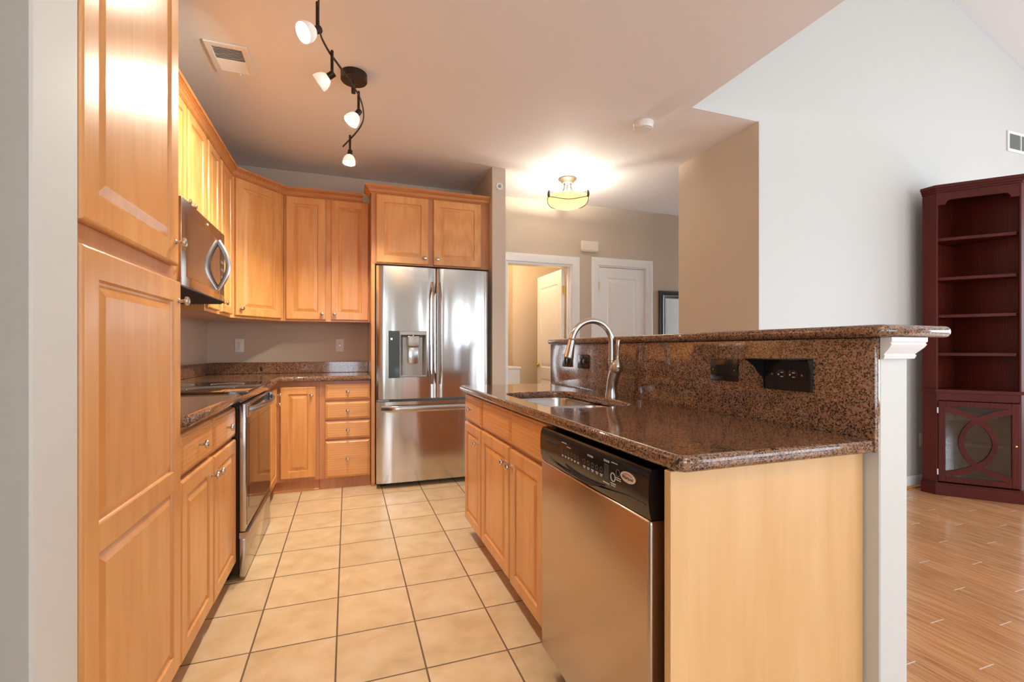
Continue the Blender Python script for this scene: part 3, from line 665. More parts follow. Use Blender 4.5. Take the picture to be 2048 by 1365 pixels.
# ------------------------------------------------------------------ refrigerator
fr = thing('refrigerator', 'stainless french door refrigerator with water dispenser and bottom freezer drawer', 'refrigerator', (0.222, 3.90, 0))
FW = 0.936
MB().box(0.004, FW-0.004, 0.075, 0.70, 0.035, 1.79, 0.004).build('body', M['grey_duct'], fr)
def curved_door(x0, x1, z0, z1, bulge=0.010, depth=0.07, r=0.012):
    n = 14; poly = []
    for i in range(n+1):
        t = i/n; x = x0+(x1-x0)*t
        e = min(t, 1-t)*(x1-x0); yy = 0.0
        if e < r: yy = r-math.sqrt(max(0, r*r-(r-e)**2))
        poly.append((x, yy+bulge*(1-math.sin(PI*t))*0.5))
    xs = sorted(set([0, .004, .012, .03] )); 
    return poly + [(x1, depth), (x0, depth)]
def fridge_door(name, x0, x1, z0, z1):
    mb = MB(); mb.prism(curved_door(x0, x1, z0, z1), z0, z1); return mb.build(name, M['steel_fridge'], fr, 25)
ld = fridge_door('door', 0.0, 0.479, 0.728, 1.813)
rd = fridge_door('door', 0.487, FW, 0.728, 1.813)
fd = fridge_door('freezer_drawer', 0.0, FW, 0.045, 0.706)
# dispenser recess cut into the left door
DX0, DX1, DZ0, DZ1 = 0.184, 0.402, 0.905, 1.285
cut = MB().box(DX0, DX1, -0.05, 0.058, DZ0, DZ1).build('cutter', M['dispenser'], fr); bpy.context.view_layer.update()
bm_ = ld.modifiers.new('b', 'BOOLEAN'); bm_.object = cut; bm_.operation = 'DIFFERENCE'; bm_.solver = 'EXACT'
dg = bpy.context.evaluated_depsgraph_get(); nm = bpy.data.meshes.new_from_object(ld.evaluated_get(dg)); ld.modifiers.clear()
ld.data = nm; nm.materials.clear(); nm.materials.append(M['steel_fridge'])
for p in nm.polygons: p.use_smooth = True; p.material_index = 0
nm.set_sharp_from_angle(angle=math.radians(25))
bpy.data.objects.remove(cut)
mb = MB()   # liner with tapered walls and tray
mb.box(DX0+0.001, DX1-0.001, 0.052, 0.057, DZ0+0.001, DZ1-0.001)
mb.prism([(DX0+0.001, 0.051), (DX0+0.001, 0.004), (DX0+0.006, 0.004), (DX0+0.028, 0.051)], DZ0+0.002, DZ1-0.002)
mb.prism([(DX1-0.001, 0.051), (DX1-0.001, 0.004), (DX1-0.006, 0.004), (DX1-0.028, 0.051)], DZ0+0.002, DZ1-0.002)
mb.prism([(0.004, DZ1-0.002), (0.051, DZ1-0.002), (0.051, DZ1-0.05), (0.02, DZ1-0.035), (0.004, DZ1-0.03)], DX0+0.007, DX1-0.007, 'x')
mb.box(DX0+0.007, DX1-0.007, -0.004, 0.051, DZ0+0.002, DZ0+0.014, 0.002)
dz = mb.build('dispenser', M['dispenser'], ld)
MB().box(0.246, 0.342, -0.006, 0.045, 1.155, 1.245, 0.010, 3).build('spout_block', M['dispenser'], dz)
MB().box(0.252, 0.336, 0.014, 0.022, 1.018, 1.152, 0.004, 2).build('paddle', M['steel_side'], dz)
MB().lathe([(0.008, 0), (0.008, 0.03)], Matrix.Translation((0.293, 0.02, 1.245)), 12).build('nozzle', M['steel_side'], dz)
dp = MB().box(0.092, 0.182, -0.0045, 0.02, DZ0-0.005, DZ1, 0.002).build('control_panel', M['disp_panel'], ld)
MB().box(0.110, 0.124, -0.0052, -0.0046, 1.212, 1.226, 0.0).build('indicator', M['icon'], dp)
def bar_handle(parent, pts, a, b, mat=M['steel_side']):
    mb = MB(); mb.tube(pts, 0.01, 14, flat=(a, b)); return mb.build('handle', mat, parent)
for prt, hx in ((ld, 0.449), (rd, 0.512)):
    pts = [(hx, 0.004-0.052*min(1, math.sin(PI*i/24)*2.2)-0.006*math.sin(PI*i/24), 0.850+0.842*i/24) for i in range(25)]
    bar_handle(prt, pts, 0.010, 0.019)
pts = [(0.040+0.856*i/24, 0.002-0.048*min(1, math.sin(PI*i/24)*3), 0.650) for i in range(25)]
bar_handle(fd, pts, 0.010, 0.025)
for x in (0.01, FW-0.10): MB().box(x, x+0.09, 0.012, 0.06, 0.708, 0.7255, 0.003).build('hinge', M['dispenser'], fr)
for x in (0.06, FW-0.06):
    MB().lathe([(0.022, 0.0), (0.022, 0.018), (0.012, 0.024), (0.012, 0.036)], Matrix.Translation((x, 0.12, 0)), 16).build('foot', M['black'], fr)
MB().box(0.02, FW-0.02, 0.10, 0.14, 0.012, 0.044).build('kick_grille', M['black_matte'], fr)

# ------------------------------------------------------------------ island
ZI0, ZI1 = 0.876, 0.912
cab('island_cabinet', 'narrow maple island cabinet with one drawer over one door at the far end', 0.385, 0.535, 0.09, 0.874, (0.705, 2.828), RI, [
    dict(kind='drawer', x0=0.012, x1=0.378, z0=0.708, z1=0.862, knob_at=(0.180, 0.785)),
    dict(x0=0.012, x1=0.372, z0=0.097, z1=0.693, st=0.05, knob_at=(0.325, 0.615))], toe=0.07)
cab('sink_cabinet', 'maple sink cabinet with two false drawer fronts over two doors', 0.885, 0.535, 0.09, 0.874, (0.705, 2.442), RI, [
    dict(kind='drawer', x0=0.018, x1=0.474, z0=0.712, z1=0.862, name='drawer_front'),
    dict(kind='drawer', x0=0.484, x1=0.868, z0=0.712, z1=0.862, name='drawer_front'),
    dict(x0=0.000, x1=0.454, z0=0.098, z1=0.696, knob_at=(0.420, 0.622)),
    dict(x0=0.470, x1=0.848, z0=0.092, z1=0.692, knob_at=(0.500, 0.620))], toe=0.07, topopen=True)
ep = thing('end_panel', 'pale maple end panel closing the near end of the island', 'panel', (0, 0, 0))
MB().box(0.657, 1.262, 0.838, 0.856, 0.0, 0.874, 0.0015).build('panel', M['panel_maple'], ep)
MB().box(0.657, 0.705, 0.8345, 0.8375, 0.0, 0.874, 0.001).build('corner_stile', M['panel_maple'], ep)
ic = thing('island_countertop', 'polished brown granite island countertop with a sink cutout', 'countertop', (0, 0, 0))
SX0, SX1, SY0, SY1 = 0.752, 1.115, 1.61, 2.29
slab('slab', [rrect(0.655, 1.243, 0.800, 2.85, 0.03, 5, (0, 0, 1, 1)), rrect(SX0, SX1, SY0, SY1, 0.10, 8)[::-1]], ZI0, ZI1, 0.013, M['granite'], ic, 4)
sp_ = MB().box(1.2445, 1.2655, 0.798, 2.775, 0.878, 1.1675, 0.003, 2).build('granite_backsplash', M['granite'])
tag(sp_, 'upright granite splash panel behind the island sink under the raised bar', 'backsplash')
bt = slab('bar_top', [rrect(1.222, 1.507, 0.765, 2.79, 0.03, 5)], 1.1685, 1.1995, 0.0145, M['granite'])
tag(bt, 'raised granite bar top with rounded edges above the island splash', 'countertop')
o = MB().box(1.2665, 1.371, 0.800, 2.77, 0, 1.168, 0.003).build('wall_island', M['wall']); struct(o, 'white half wall carrying the raised bar top', 'wall')
TR = [(0.0, 1.114), (0.008, 1.114), (0.011, 1.122), (0.009, 1.126), (0.013, 1.131), (0.022, 1.142), (0.026, 1.150), (0.024, 1.154), (0.027, 1.158), (0.027, 1.168), (0.0, 1.168)]
mb = MB(); mb.sweep(TR, [(1.262, 0.797), (1.3715, 0.797), (1.3715, 2.76)], flip=1)
o = mb.build('trim_2', M['white_trim']); struct(o, 'white capital moulding under the bar top on the half wall end', 'trim')
# sink
sk = thing('kitchen_sink', 'double bowl stainless undermount sink in the island', 'sink', (0, 0, 0))
def bowl(y0, y1, depth):
    mb = MB(); zt = ZI0-0.0006
    levels = [(-0.028, zt, 0.09), (0.004, zt, 0.075), (0.008, zt-0.012, 0.07), (0.016, zt-depth+0.03, 0.06), (0.035, zt-depth+0.004, 0.05), (0.06, zt-depth, 0.04)]
    rings = []
    for ins, z, r in levels:
        rings.append([mb.bm.verts.new((x, y, z)) for x, y in rrect(SX0+ins, SX1-ins, y0+max(ins, -0.0055), y1-max(ins, -0.0055), r, 6)])
    for a, b in zip(rings, rings[1:]):
        for i in range(len(a)): mb.bm.faces.new((a[i], a[(i+1) % len(a)], b[(i+1) % len(a)], b[i]))
    mb.bm.faces.new(rings[-1])
    return mb.build('bowl', M['steel_sink'], sk, 60)
for y0, y1, dp_ in ((1.945, SY1+0.012, 0.19), (SY0-0.012, 1.934, 0.17)):
    b_ = bowl(y0, y1, dp_)
    MB().lathe([(0.042, 0), (0.042, 0.002), (0.03, 0.003), (0.028, 0.001)], Matrix.Translation(((SX0+SX1)/2, (y0+y1)/2, ZI0-0.0006-dp_+0.0008)), 24).build('drain', M['nickel'], b_)
# faucet
fx, fy = 1.172, 1.912
fa = thing('faucet', 'tall brushed nickel gooseneck faucet with side lever', 'faucet', (fx, fy, ZI1))
mb = MB(); mb.tube([(0, 0, 0.0), (0, 0, 0.012), (0, 0, 0.03), (0, -0.004, 0.06), (0, -0.014, 0.09), (0, -0.028, 0.115), (0, -0.042, 0.136)], [0.030, 0.029, 0.026, 0.025, 0.026, 0.027, 0.022], 24)
mb.build('body', M['nickel'], fa)
mb = MB(); R_ = 0.102; pts = [(0, -0.006, 0.05), (0, -0.002, 0.10), (0, 0, 0.16), (0, 0, 0.255)]
for i in range(1, 19):
    a = PI*i/18*0.94; pts.append((-R_+R_*math.cos(a), 0.006*i/18, 0.255+R_*math.sin(a)))
mb.tube(pts, 0.0135, 18); mb.build('spout', M['nickel'], fa)
mb = MB(); mb.lathe([(0.0165, -0.004), (0.0175, 0.0), (0.0165, 0.004)], Matrix.Translation((0, 0, 0.175)), 24); mb.lathe([(0.0165, -0.003), (0.0172, 0.0), (0.0165, 0.003)], Matrix.Translation((0, 0, 0.163)), 24); mb.build('collar', M['nickel'], fa)
e0 = Vector(pts[-1]); e1 = e0+Vector((-0.018, 0.004, -0.090)); ax = (e1-e0).normalized()
mb = MB(); mb.tube([e0, e0+ax*0.004, e0+ax*0.008, e0+ax*0.03, e0+ax*0.065, e0+ax*0.088, e0+ax*0.092], [0.0155, 0.018, 0.0155, 0.017, 0.021, 0.0235, 0.020], 24); mb.build('spray_head', M['nickel'], fa)
mb = MB(); mb.tube([(0, -0.036, 0.120), (0, -0.041, 0.130), (0, -0.047, 0.150), (0, -0.050, 0.168), (0, -0.051, 0.176)], [0.020, 0.0285, 0.029, 0.018, 0.010], 22)
mb.tube([(0, -0.051, 0.172), (0, -0.051, 0.184), (0, -0.053, 0.20), (0, -0.056, 0.235), (0, -0.058, 0.262), (0, -0.058, 0.268)], [0.011, 0.0065, 0.0065, 0.0075, 0.0105, 0.008], 16); mb.build('lever', M['nickel'], fa)

# ------------------------------------------------------------------ dishwasher (local x = 1.54 - y ; y=0 at X=0.655)
dwr = thing('dishwasher', 'stainless dishwasher with black control panel under the island counter', 'dishwasher', (0.655, 1.540, 0), RI)
DWW = 0.635
MB().box(0.004, DWW-0.004, 0.056, 0.58, 0.10, 0.868, 0.002).build('tub', M['black_matte'], dwr)
MB().box(0.004, DWW-0.004, 0.07, 0.58, 0.0, 0.0995).build('kick_plate', M['black'], dwr)
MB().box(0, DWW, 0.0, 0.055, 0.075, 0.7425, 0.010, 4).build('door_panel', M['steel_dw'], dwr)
cp = MB().prism([(0.004, 0.7435), (-0.001, 0.765), (-0.004, 0.79), (-0.004, 0.82), (-0.001, 0.845), (0.006, 0.860), (0.055, 0.860), (0.055, 0.7435)], 0.0, DWW, 'x').build('control_panel', M['black_gloss'], dwr, 25)
def DP(x, z, y=-0.0048): return Matrix.Translation((x, y, z)) @ ROTX
mb = MB(); pts = []
for i in range(31):
    t = i/30; pts.append((0.012+0.61*t, -0.0015-0.001*math.sin(PI*t), 0.778-0.026*math.sin(PI*min(1, t*1.12)**0.9)))
mb.tube(pts, 0.0022, 8); mb.build('brow_ridge', M['black_gloss'], cp)
mb = MB(); n = 24; top = [(0.20+0.25*i/n, 0.774-0.010*math.sin(PI*i/n)) for i in range(n+1)]; bot = [(0.20+0.25*i/n, 0.774-0.026*math.sin(PI*i/n)) for i in range(n+1)]
mb.prism([(x, z) for x, z in top[1:-1]] + [(x, z) for x, z in bot[::-1]], -0.0042, 0.0, 'y'); mb.build('handle_pocket', M['black_matte'], cp)
mb = MB(); mb.box(0.055, 0.155, -0.0052, -0.003, 0.815, 0.828, 0.001).build('vent_slot', M['black_matte'], cp)
def ring(x, z, r, mat): MB().lathe([(r, 0), (r, 0.0008), (r*0.78, 0.0008), (r*0.78, 0)], DP(x, z), 20, caps=False).build('button', mat, cp)
for i in range(6): ring(0.186+i*0.021, 0.812, 0.0065, M['dim_print'])
for i in range(5): ring(0.330+i*0.024, 0.812, 0.0070, M['dim_print'])
ring(0.486, 0.806, 0.012, M['mark']); ring(0.510, 0.822, 0.010, M['dim_print'])
MB().box(0.440, 0.464, -0.0050, -0.0030, 0.790, 0.832, 0.001).build('display', M['disp_panel'], cp)
CAP = []
for i in range(6): CAP += [(0.180+i*0.021, 0.192+i*0.021, 0.7985, 0.8005), (0.182+i*0.021, 0.190+i*0.021, 0.795, 0.797)]
for i in range(5): CAP += [(0.323+i*0.024, 0.337+i*0.024, 0.797, 0.7990), (0.325+i*0.024, 0.335+i*0.024, 0.793, 0.795)]
CAP += [(0.180, 0.212, 0.8385, 0.841), (0.215, 0.242, 0.830, 0.832), (0.436, 0.468, 0.781, 0.784), (0.474, 0.498, 0.788, 0.790), (0.476, 0.496, 0.783, 0.785), (0.500, 0.522, 0.808, 0.810), (0.500, 0.522, 0.803, 0.805), (0.478, 0.506, 0.8425, 0.8445)]
for a, b, c, d in CAP: MB().box(a, b, -0.0050, -0.0042, c, d).build('caption_mark', M['mark'], cp)
text('lettering', 'OPTIONS', 0.0078, M['mark'], cp, DP(0.364, 0.834, -0.0046))
text('lettering', 'STATUS', 0.0078, M['mark'], cp, DP(0.452, 0.840, -0.0040))
bd = MB(); bd.lathe([(1, 0), (1, 0.0016), (0.94, 0.0022)], DP(0.553, 0.822, -0.0035) @ Matrix.Diagonal((0.032, 0.0135, 1, 1)), 32); bd = bd.build('badge', M['badge'], cp)
text('lettering', 'Whirlpool', 0.0115, M['badge_ink'], bd, DP(0.553, 0.8205, -0.0060))
mb = MB(); pts = [(0.553+0.019*math.cos(a*PI/180)*1.05, -0.0062, 0.8235+0.0072*math.sin(a*PI/180)) for a in range(20, 175, 10)]
mb.tube(pts, 0.0006, 6); mb.build('swoosh', M['badge_ink'], bd)

# ------------------------------------------------------------------ outlets
def duplex(mb_par, mat_face, slots, plate, vertical=True):
    for s in (-1, 1):
        c = 0.0195*s
        M4 = Matrix.Translation((0, -0.0062, c)) if vertical else Matrix.Translation((c, -0.0062, 0))
        mb = MB(); mb.lathe([(0.0165, 0), (0.0165, 0.0018), (0.0155, 0.0022)], M4 @ ROTX, 20); so = mb.build('socket', mat_face, plate)
        mb = MB()
        for dx in (-0.0062, 0.0062):
            if vertical: mb.box(dx-0.0012, dx+0.0012, -0.0088, -0.0082, c-0.001, c+0.008)
            else: mb.box(c-0.001, c+0.008, -0.0088, -0.0082, dx-0.0012, dx+0.0012)
        if vertical: mb.lathe([(0.0026, 0), (0.0026, 0.0006)], Matrix.Translation((0, -0.0082, c-0.008)) @ ROTX, 10)
        else: mb.lathe([(0.0026, 0), (0.0026, 0.0006)], Matrix.Translation((c-0.008, -0.0082, 0)) @ ROTX, 10)
        mb.build('slots', slots, so)
def outlet(label, loc, rz, w=0.070, h=0.116, pm='white_plastic', sm='slot', vertical=True, group=None):
    r = thing('outlet', label, 'outlet', loc, rz, group)
    pl = MB().box(-w/2, w/2, -0.006, -0.0005, -h/2, h/2, 0.0025, 2).build('plate', M[pm], r)
    duplex(None, M[pm], M[sm], pl, vertical)
    MB().lathe([(0.003, 0), (0.003, 0.0008)], Matrix.Translation((0, -0.006, 0)) @ ROTX, 10).build('screw', M['nickel'], pl)
    return r
outlet('white duplex outlet on the back wall near the left corner', (-0.887, YB, 1.168), 0)
outlet('white duplex outlet on the back wall left of the refrigerator', (-0.065, YB, 1.171), 0)
outlet('white duplex outlet low on the gable wall beside the red bookcase', (4.510, 2.525, 0.383), 0)
XS = 1.2445
outlet('black outlet on the granite splash behind the faucet spray head', (XS, 2.53, 1.068), RI, 0.115, 0.075, 'black_gloss', 'slot', False)
outlet('black outlet on the granite splash left of the faucet', (XS, 2.322, 1.068), RI, 0.125, 0.078, 'black_gloss', 'slot', False)
r = thing('switch_plate', 'wide black switch plate on the granite splash right of the faucet', 'switch', (XS, 1.290, 1.066), RI)
pl = MB().box(-0.063, 0.063, -0.006, -0.0005, -0.0385, 0.0385, 0.0025, 2).build('plate', M['black_gloss'], r)
MB().box(-0.033, 0.033, -0.0075, -0.0058, -0.017, 0.017, 0.001).build('rocker', M['black_gloss'], pl)
for s in (-1, 1): MB().lathe([(0.003, 0), (0.003, 0.001)], Matrix.Translation((0.049*s, -0.006, 0)) @ ROTX, 10).build('screw', M['nickel'], pl)
r = thing('outlet_shelf', 'black outlet plate with a flared canopy on the near end of the granite splash', 'outlet', (XS, 1.040, 1.062), RI)
pl = MB().box(-0.078, 0.074, -0.008, -0.0005, -0.047, 0.044, 0.002).build('plate', M['black_gloss'], r)
duplex(None, M['black_gloss'], M['mark'], pl, False)
for s in (-1, 1): MB().lathe([(0.003, 0), (0.003, 0.001)], Matrix.Translation((0.050*s, -0.008, 0)) @ ROTX, 10).build('screw', M['nickel'], pl)
MB().box(-0.082, 0.078, -0.088, -0.0005, 0.0445, 0.049, 0.0015).build('canopy', M['black_gloss'], r)
og = [(-0.0005, 0.044), (-0.086, 0.044), (-0.066, 0.036), (-0.046, 0.022), (-0.034, 0.004), (-0.022, -0.004), (-0.012, -0.012), (-0.0095, -0.030), (-0.0085, -0.047), (-0.0005, -0.047)]
MB().prism(og, -0.082, -0.0785, 'x').build('bracket', M['black_gloss'], r)
og2 = [(-0.0005, 0.044), (-0.020, 0.044), (-0.012, 0.02), (-0.009, -0.01), (-0.012, -0.047), (-0.0005, -0.047)]
MB().prism(og2, 0.0745, 0.078, 'x').build('bracket', M['black_gloss'], r)

# ------------------------------------------------------------------ ceiling and wall fittings
# supply vent in the ceiling
cv = thing('ceiling_vent', 'white louvred air vent in the kitchen ceiling', 'vent', (-0.606, 2.953, ZC))
vw, vl = 0.101, 0.148
mb = MB()
mb.box(-vw, vw, -vl, -vl+0.035, -0.010, -0.0005, 0.003).box(-vw, vw, vl-0.035, vl, -0.010, -0.0005, 0.003).box(-vw, -vw+0.03, -vl+0.035, vl-0.035, -0.010, -0.0005, 0.002).box(vw-0.03, vw, -vl+0.035, vl-0.035, -0.010, -0.0005, 0.002)
mb.build('frame', M['white_plastic'], cv)
MB().box(-vw+0.03, vw-0.03, -vl+0.035, vl-0.035, -0.002, -0.0005).build('duct', M['slot'], cv)
for k in range(18):
    y = -vl+0.041+k*0.0128; s = 1 if k < 9 else -1
    mb = MB(); mb.box(-vw+0.03, vw-0.03, -0.0055, 0.0055, -0.0006, 0.0006)
    mb.xf(Matrix.Translation((0, y, -0.0068)) @ Matrix.Rotation(s*0.75, 4, 'X')); mb.build('slat', M['white_plastic'], cv)
MB().box(0.02, 0.026, vl-0.03, vl-0.010, -0.022, -0.010, 0.001).build('damper_lever', M['white_plastic'], cv)
# return grille on the gable wall
gv = thing('return_grille', 'white wall grille high on the gable wall above the bookcase', 'vent', (5.703, 2.525, 2.956))
GW, GH = 0.62, 0.188
mb = MB(); mb.box(0, GW, -0.012, -0.0005, 0, 0.026, 0.002).box(0, GW, -0.012, -0.0005, GH-0.026, GH, 0.002)
for x in (0, 0.202, 0.408, GW-0.024): mb.box(x if x else 0, x+(0.024 if x in (0, GW-0.024) else 0.012), -0.012, -0.0005, 0.026, GH-0.026, 0.001)
mb.build('frame', M['white_trim'], gv)
MB().box(0.024, GW-0.024, -0.003, -0.0005, 0.026, GH-0.026).build('backing', M['grey_duct'], gv)
for k in range(44):
    x = 0.030+k*0.0128
    if any(abs(x-c) < 0.012 for c in (0.208, 0.414)): continue
    mb = MB(); mb.box(-0.0009, 0.0009, -0.005, 0.003, 0.026, GH-0.026); mb.xf(Matrix.Translation((x, -0.0065, 0)) @ Matrix.Rotation(0.5, 4, 'Z')); mb.build('slat', M['grey_duct'], gv)
sd = thing('smoke_detector', 'round white smoke detector on the ceiling near the gable wall', 'detector', (1.985, 2.815, ZC))
MB().lathe([(0.070, -0.0005), (0.070, -0.012), (0.068, -0.014), (0.068, -0.034), (0.062, -0.044), (0.050, -0.047), (0.002, -0.047)], None, 40).build('housing', M['white_plastic'], sd)
MB().lathe([(0.036, -0.0475), (0.036, -0.050), (0.030, -0.0505)], Matrix.Translation((0.01, -0.01, 0)), 24).build('test_button', M['white_plastic'], sd)
MB().lathe([(0.004, -0.0475), (0.004, -0.049)], Matrix.Translation((-0.045, -0.02, 0)), 10).build('indicator_light', M['ivory'], sd)
al = thing('alarm_sounder', 'small round white sounder high on the wall end beside the refrigerator', 'alarm', (1.270, 3.935, 2.577))
MB().lathe([(0.033, 0.0005), (0.033, 0.008), (0.030, 0.012), (0.022, 0.013), (0.020, 0.008), (0.010, 0.007)], ROTX, 28).build('rim', M['white_plastic'], al)
mb = MB(); mb.lathe([(0.013, 0.006), (0.013, 0.016), (0.008, 0.018)], ROTX, 20); mb.build('core', M['grey_duct'], al)
ch = thing('door_chime', 'small ivory door chime box on the hall wall between the two doors', 'chime', (2.435, YB, 2.225))
MB().box(0.0, 0.210, -0.045, -0.0005, 0.0, 0.112, 0.012, 3).build('cover', M['ivory'], ch)
MB().box(0.012, 0.198, -0.040, -0.002, -0.006, -0.0002, 0.001).build('sound_slot', M['ivory'], ch)
# framed mirror on the hall wall
mr = thing('framed_mirror', 'dark framed mirror hanging on the hall wall behind the bar', 'mirror', (3.474, YB, 0.75))
MFW, MFH = 0.80, 1.076
FP = [(0.0, 0.0), (0.0, 0.020), (-0.012, 0.028), (-0.030, 0.026), (-0.044, 0.030), (-0.060, 0.020), (-0.075, 0.016), (-0.085, 0.012), (-0.085, 0.0)]
mb = MB(); mb.sweep(FP, [(0, 0), (MFW, 0), (MFW, MFH), (0, MFH)], flip=1, closed=True)
for v in mb.bm.verts: x, z, d = v.co; v.co = (x, -d-0.0008, z)
mb.build('frame', M['mirror_frame'], mr)
mb = MB(); a = 0.084
def q(i, y): return [(a+i, y, a+i), (MFW-a-i, y, a+i), (MFW-a-i, y, MFH-a-i), (a+i, y, MFH-a-i)]
A0, A1, A2 = q(0, -0.003), q(0.0, -0.005), q(0.022, -0.0075)
for P0, P1 in ((A0, A1), (A1, A2)):
    for i in range(4): mb.face([P0[i], P0[(i+1) % 4], P1[(i+1) % 4], P1[i]])
mb.face(A2); mb.face(A0[::-1]); mb.build('glass', M['mirror'], mr, 1)
# low cabinet in side room
lc = thing('low_cabinet', 'low pale cabinet with a ledge top inside the side room', 'cabinet', (1.30, 5.25, 0))
MB().box(0, 0.66, 0.012, 0.52, 0.0, 0.895, 0.003).build('body', M['white_trim'], lc)
MB().box(-0.01, 0.672, 0.0, 0.53, 0.8955, 0.922, 0.004).build('top', M['white_trim'], lc)

# semi-flush hall light
LX, LY = 1.961, 3.98
hl = thing('ceiling_light', 'lit semi flush hall light with an amber glass bowl and metal arms', 'light', (LX, LY, ZC))
MB().lathe([(0.088, -0.0005), (0.088, -0.010), (0.080, -0.018), (0.064, -0.030), (0.055, -0.046), (0.045, -0.050), (0.004, -0.050)], None, 36).build('canopy', M['lamp_metal'], hl)
bowl_p = [(0.205, -0.182), (0.207, -0.187), (0.200, -0.202), (0.182, -0.224), (0.150, -0.248), (0.105, -0.268), (0.055, -0.281), (0.006, -0.285)]
inn = [(r-0.006 if r > 0.01 else 0.003, z+0.004) for r, z in bowl_p[::-1]]
bo = MB().lathe(bowl_p+inn, None, 44, caps=False).build('bowl', M['bowl'], hl, 50)
for k in range(3):
    a = 2*PI*k/3 - 0.90; ca, sa = math.cos(a), math.sin(a)
    mb = MB(); prof = [(0.034, -0.046), (0.035, -0.075), (0.040, -0.105), (0.058, -0.132), (0.085, -0.148), (0.125, -0.157), (0.196, -0.158)]
    mb.tube([(r*ca, r*sa, z) for r, z in prof], 0.0065, 8)
    ar = mb.build('arm', M['lamp_metal'], hl)
    MB().lathe([(0.004, -0.142), (0.011, -0.148), (0.011, -0.156), (0.014, -0.164), (0.014, -0.190), (0.010, -0.198), (0.004, -0.206)], Matrix.Translation((0.207*ca, 0.207*sa, 0)), 14).build('finial', M['lamp_metal'], ar)
    b2 = a+2*PI/3; mb = MB(); pts = []
    for i in range(17):
        t = i/16; aa = a+(b2-a)*t; rr = 0.209-0.043*math.sin(PI*t); zz = -0.198-0.046*math.sin(PI*t)
        pts.append((rr*math.cos(aa)*1.02, rr*math.sin(aa)*1.02, zz))
    mb.tube(pts, 0.0035, 8); mb.build('swag_wire', M['lamp_metal'], hl)
def bowl_bulb(x, y, power):
    d = bpy.data.lights.new('bowl_bulb', 'POINT'); d.energy = power; d.color = (1.0, 0.92, 0.80); d.shadow_soft_size = 0.03
    lo = bpy.data.objects.new('bowl_bulb', d); COL.objects.link(lo); lo.location = (x, y, ZC-0.200)
bowl_bulb(LX, LY, 26)
# unseen copy of the hall fixture behind the camera, added as fill light
dn = copy_tree(hl); dn.location = (0.75, -0.85, ZC); dn['label'] = 'unseen copy of the bowl light added behind the camera as fill'
bowl_bulb(0.75, -0.85, 80)
d = bpy.data.lights.new('side_room_bulb', 'POINT'); d.energy = 22; d.color = (1.0, 0.74, 0.46); d.shadow_soft_size = 0.1
lo = bpy.data.objects.new('side_room_bulb', d); COL.objects.link(lo); lo.location = (1.7, 5.1, 2.45)

# track light
ZT = 2.615
tl = thing('track_light', 'dark bronze curved track light with frosted glass spot heads on the kitchen ceiling', 'light', (0.037, 2.875, ZC))
def loc3(x, y, z): return (x-0.037, y-2.875, z-ZC)
MB().lathe([(0.074, -0.0005), (0.074, -0.040), (0.071, -0.044), (0.004, -0.044)], None, 40).build('canopy', M['bronze'], tl)
MB().lathe([(0.009, -0.044), (0.009, -0.128), (0.012, -0.13), (0.012, -0.16), (0.004, -0.162)], Matrix.Translation(loc3(0.033, 2.785, ZC)), 16).build('hanger', M['bronze'], tl)
rail = [(-0.02, 1.55), (-0.075, 1.78), (-0.105, 1.98), (-0.114, 2.131), (-0.122, 2.28), (-0.117, 2.37), (-0.103, 2.43), (-0.081, 2.497), (-0.043, 2.585), (0.009, 2.71), (0.039, 2.785), (0.067, 2.870), (0.089, 2.985), (0.098, 3.12), (0.086, 3.236), (0.047, 3.387), (-0.029, 3.615)]
def smooth(P, n=5):
    out = []; K = [P[0]]+P+[P[-1]]
    for i in range(1, len(K)-2):
        a, b, c, d = [Vector(k) for k in K[i-1:i+3]]
        for j in range(n):
            t = j/n; out.append(0.5*((2*b)+(-a+c)*t+(2*a-5*b+4*c-d)*t*t+(-a+3*b-3*c+d)*t**3))
    return out+[Vector(P[-1])]
rail = smooth(rail)
mb = MB(); mb.tube([loc3(x, y, ZT) for x, y in rail], 0.006, 8, flat=(0.004, 0.008)); mb.build('rail', M['bronze'], tl)
HEADS = [((-0.121, 2.175), (-0.62, -0.42, -0.55), 0.16), ((-0.072, 2.505), (-0.80, 0.28, -0.55), 1.0), ((0.062, 2.852), (-0.55, -0.10, -0.85), 2.4), ((0.018, 3.455), (-0.08, -0.10, -1.0), 2.4), ((-0.035, 1.62), (0.6, 0.3, -0.8), 0.12)]
for (hx, hy), dirv, pw in HEADS:
    st = MB(); st.tube([loc3(hx, hy, ZT+0.022), loc3(hx, hy, ZT+0.018), loc3(hx, hy, ZT-0.10), loc3(hx, hy, ZT-0.108)], [0.004, 0.0075, 0.0075, 0.009], 12)
    st = st.build('spot_head', M['bronze'], tl)
    dv = Vector(dirv).normalized(); rot = dv.to_track_quat('Z', 'Y').to_matrix().to_4x4()
    base = Vector(loc3(hx, hy, ZT-0.100))
    m4 = Matrix.Translation(base) @ rot
    MB().lathe([(0.005, -0.014), (0.016, -0.013), (0.017, 0.026), (0.013, 0.028)], m4, 20).build('socket', M['bronze'], st)
    out = [(0.017, 0.022), (0.024, 0.027), (0.034, 0.040), (0.041, 0.060), (0.043, 0.078), (0.042, 0.082)]
    inn = [(r-0.003, z-0.001) for r, z in out[::-1]]
    MB().lathe(out+inn, m4, 28, caps=False).build('glass_shade', M['shade'], st, 50)
    d = bpy.data.lights.new('spot_bulb', 'POINT'); d.energy = 34.0*pw; d.color = WARM; d.shadow_soft_size = 0.010
    lo = bpy.data.objects.new('spot_bulb', d); COL.objects.link(lo); lo.location = Vector((0.037, 2.875, ZC)) + m4 @ Vector((0, 0, 0.050))

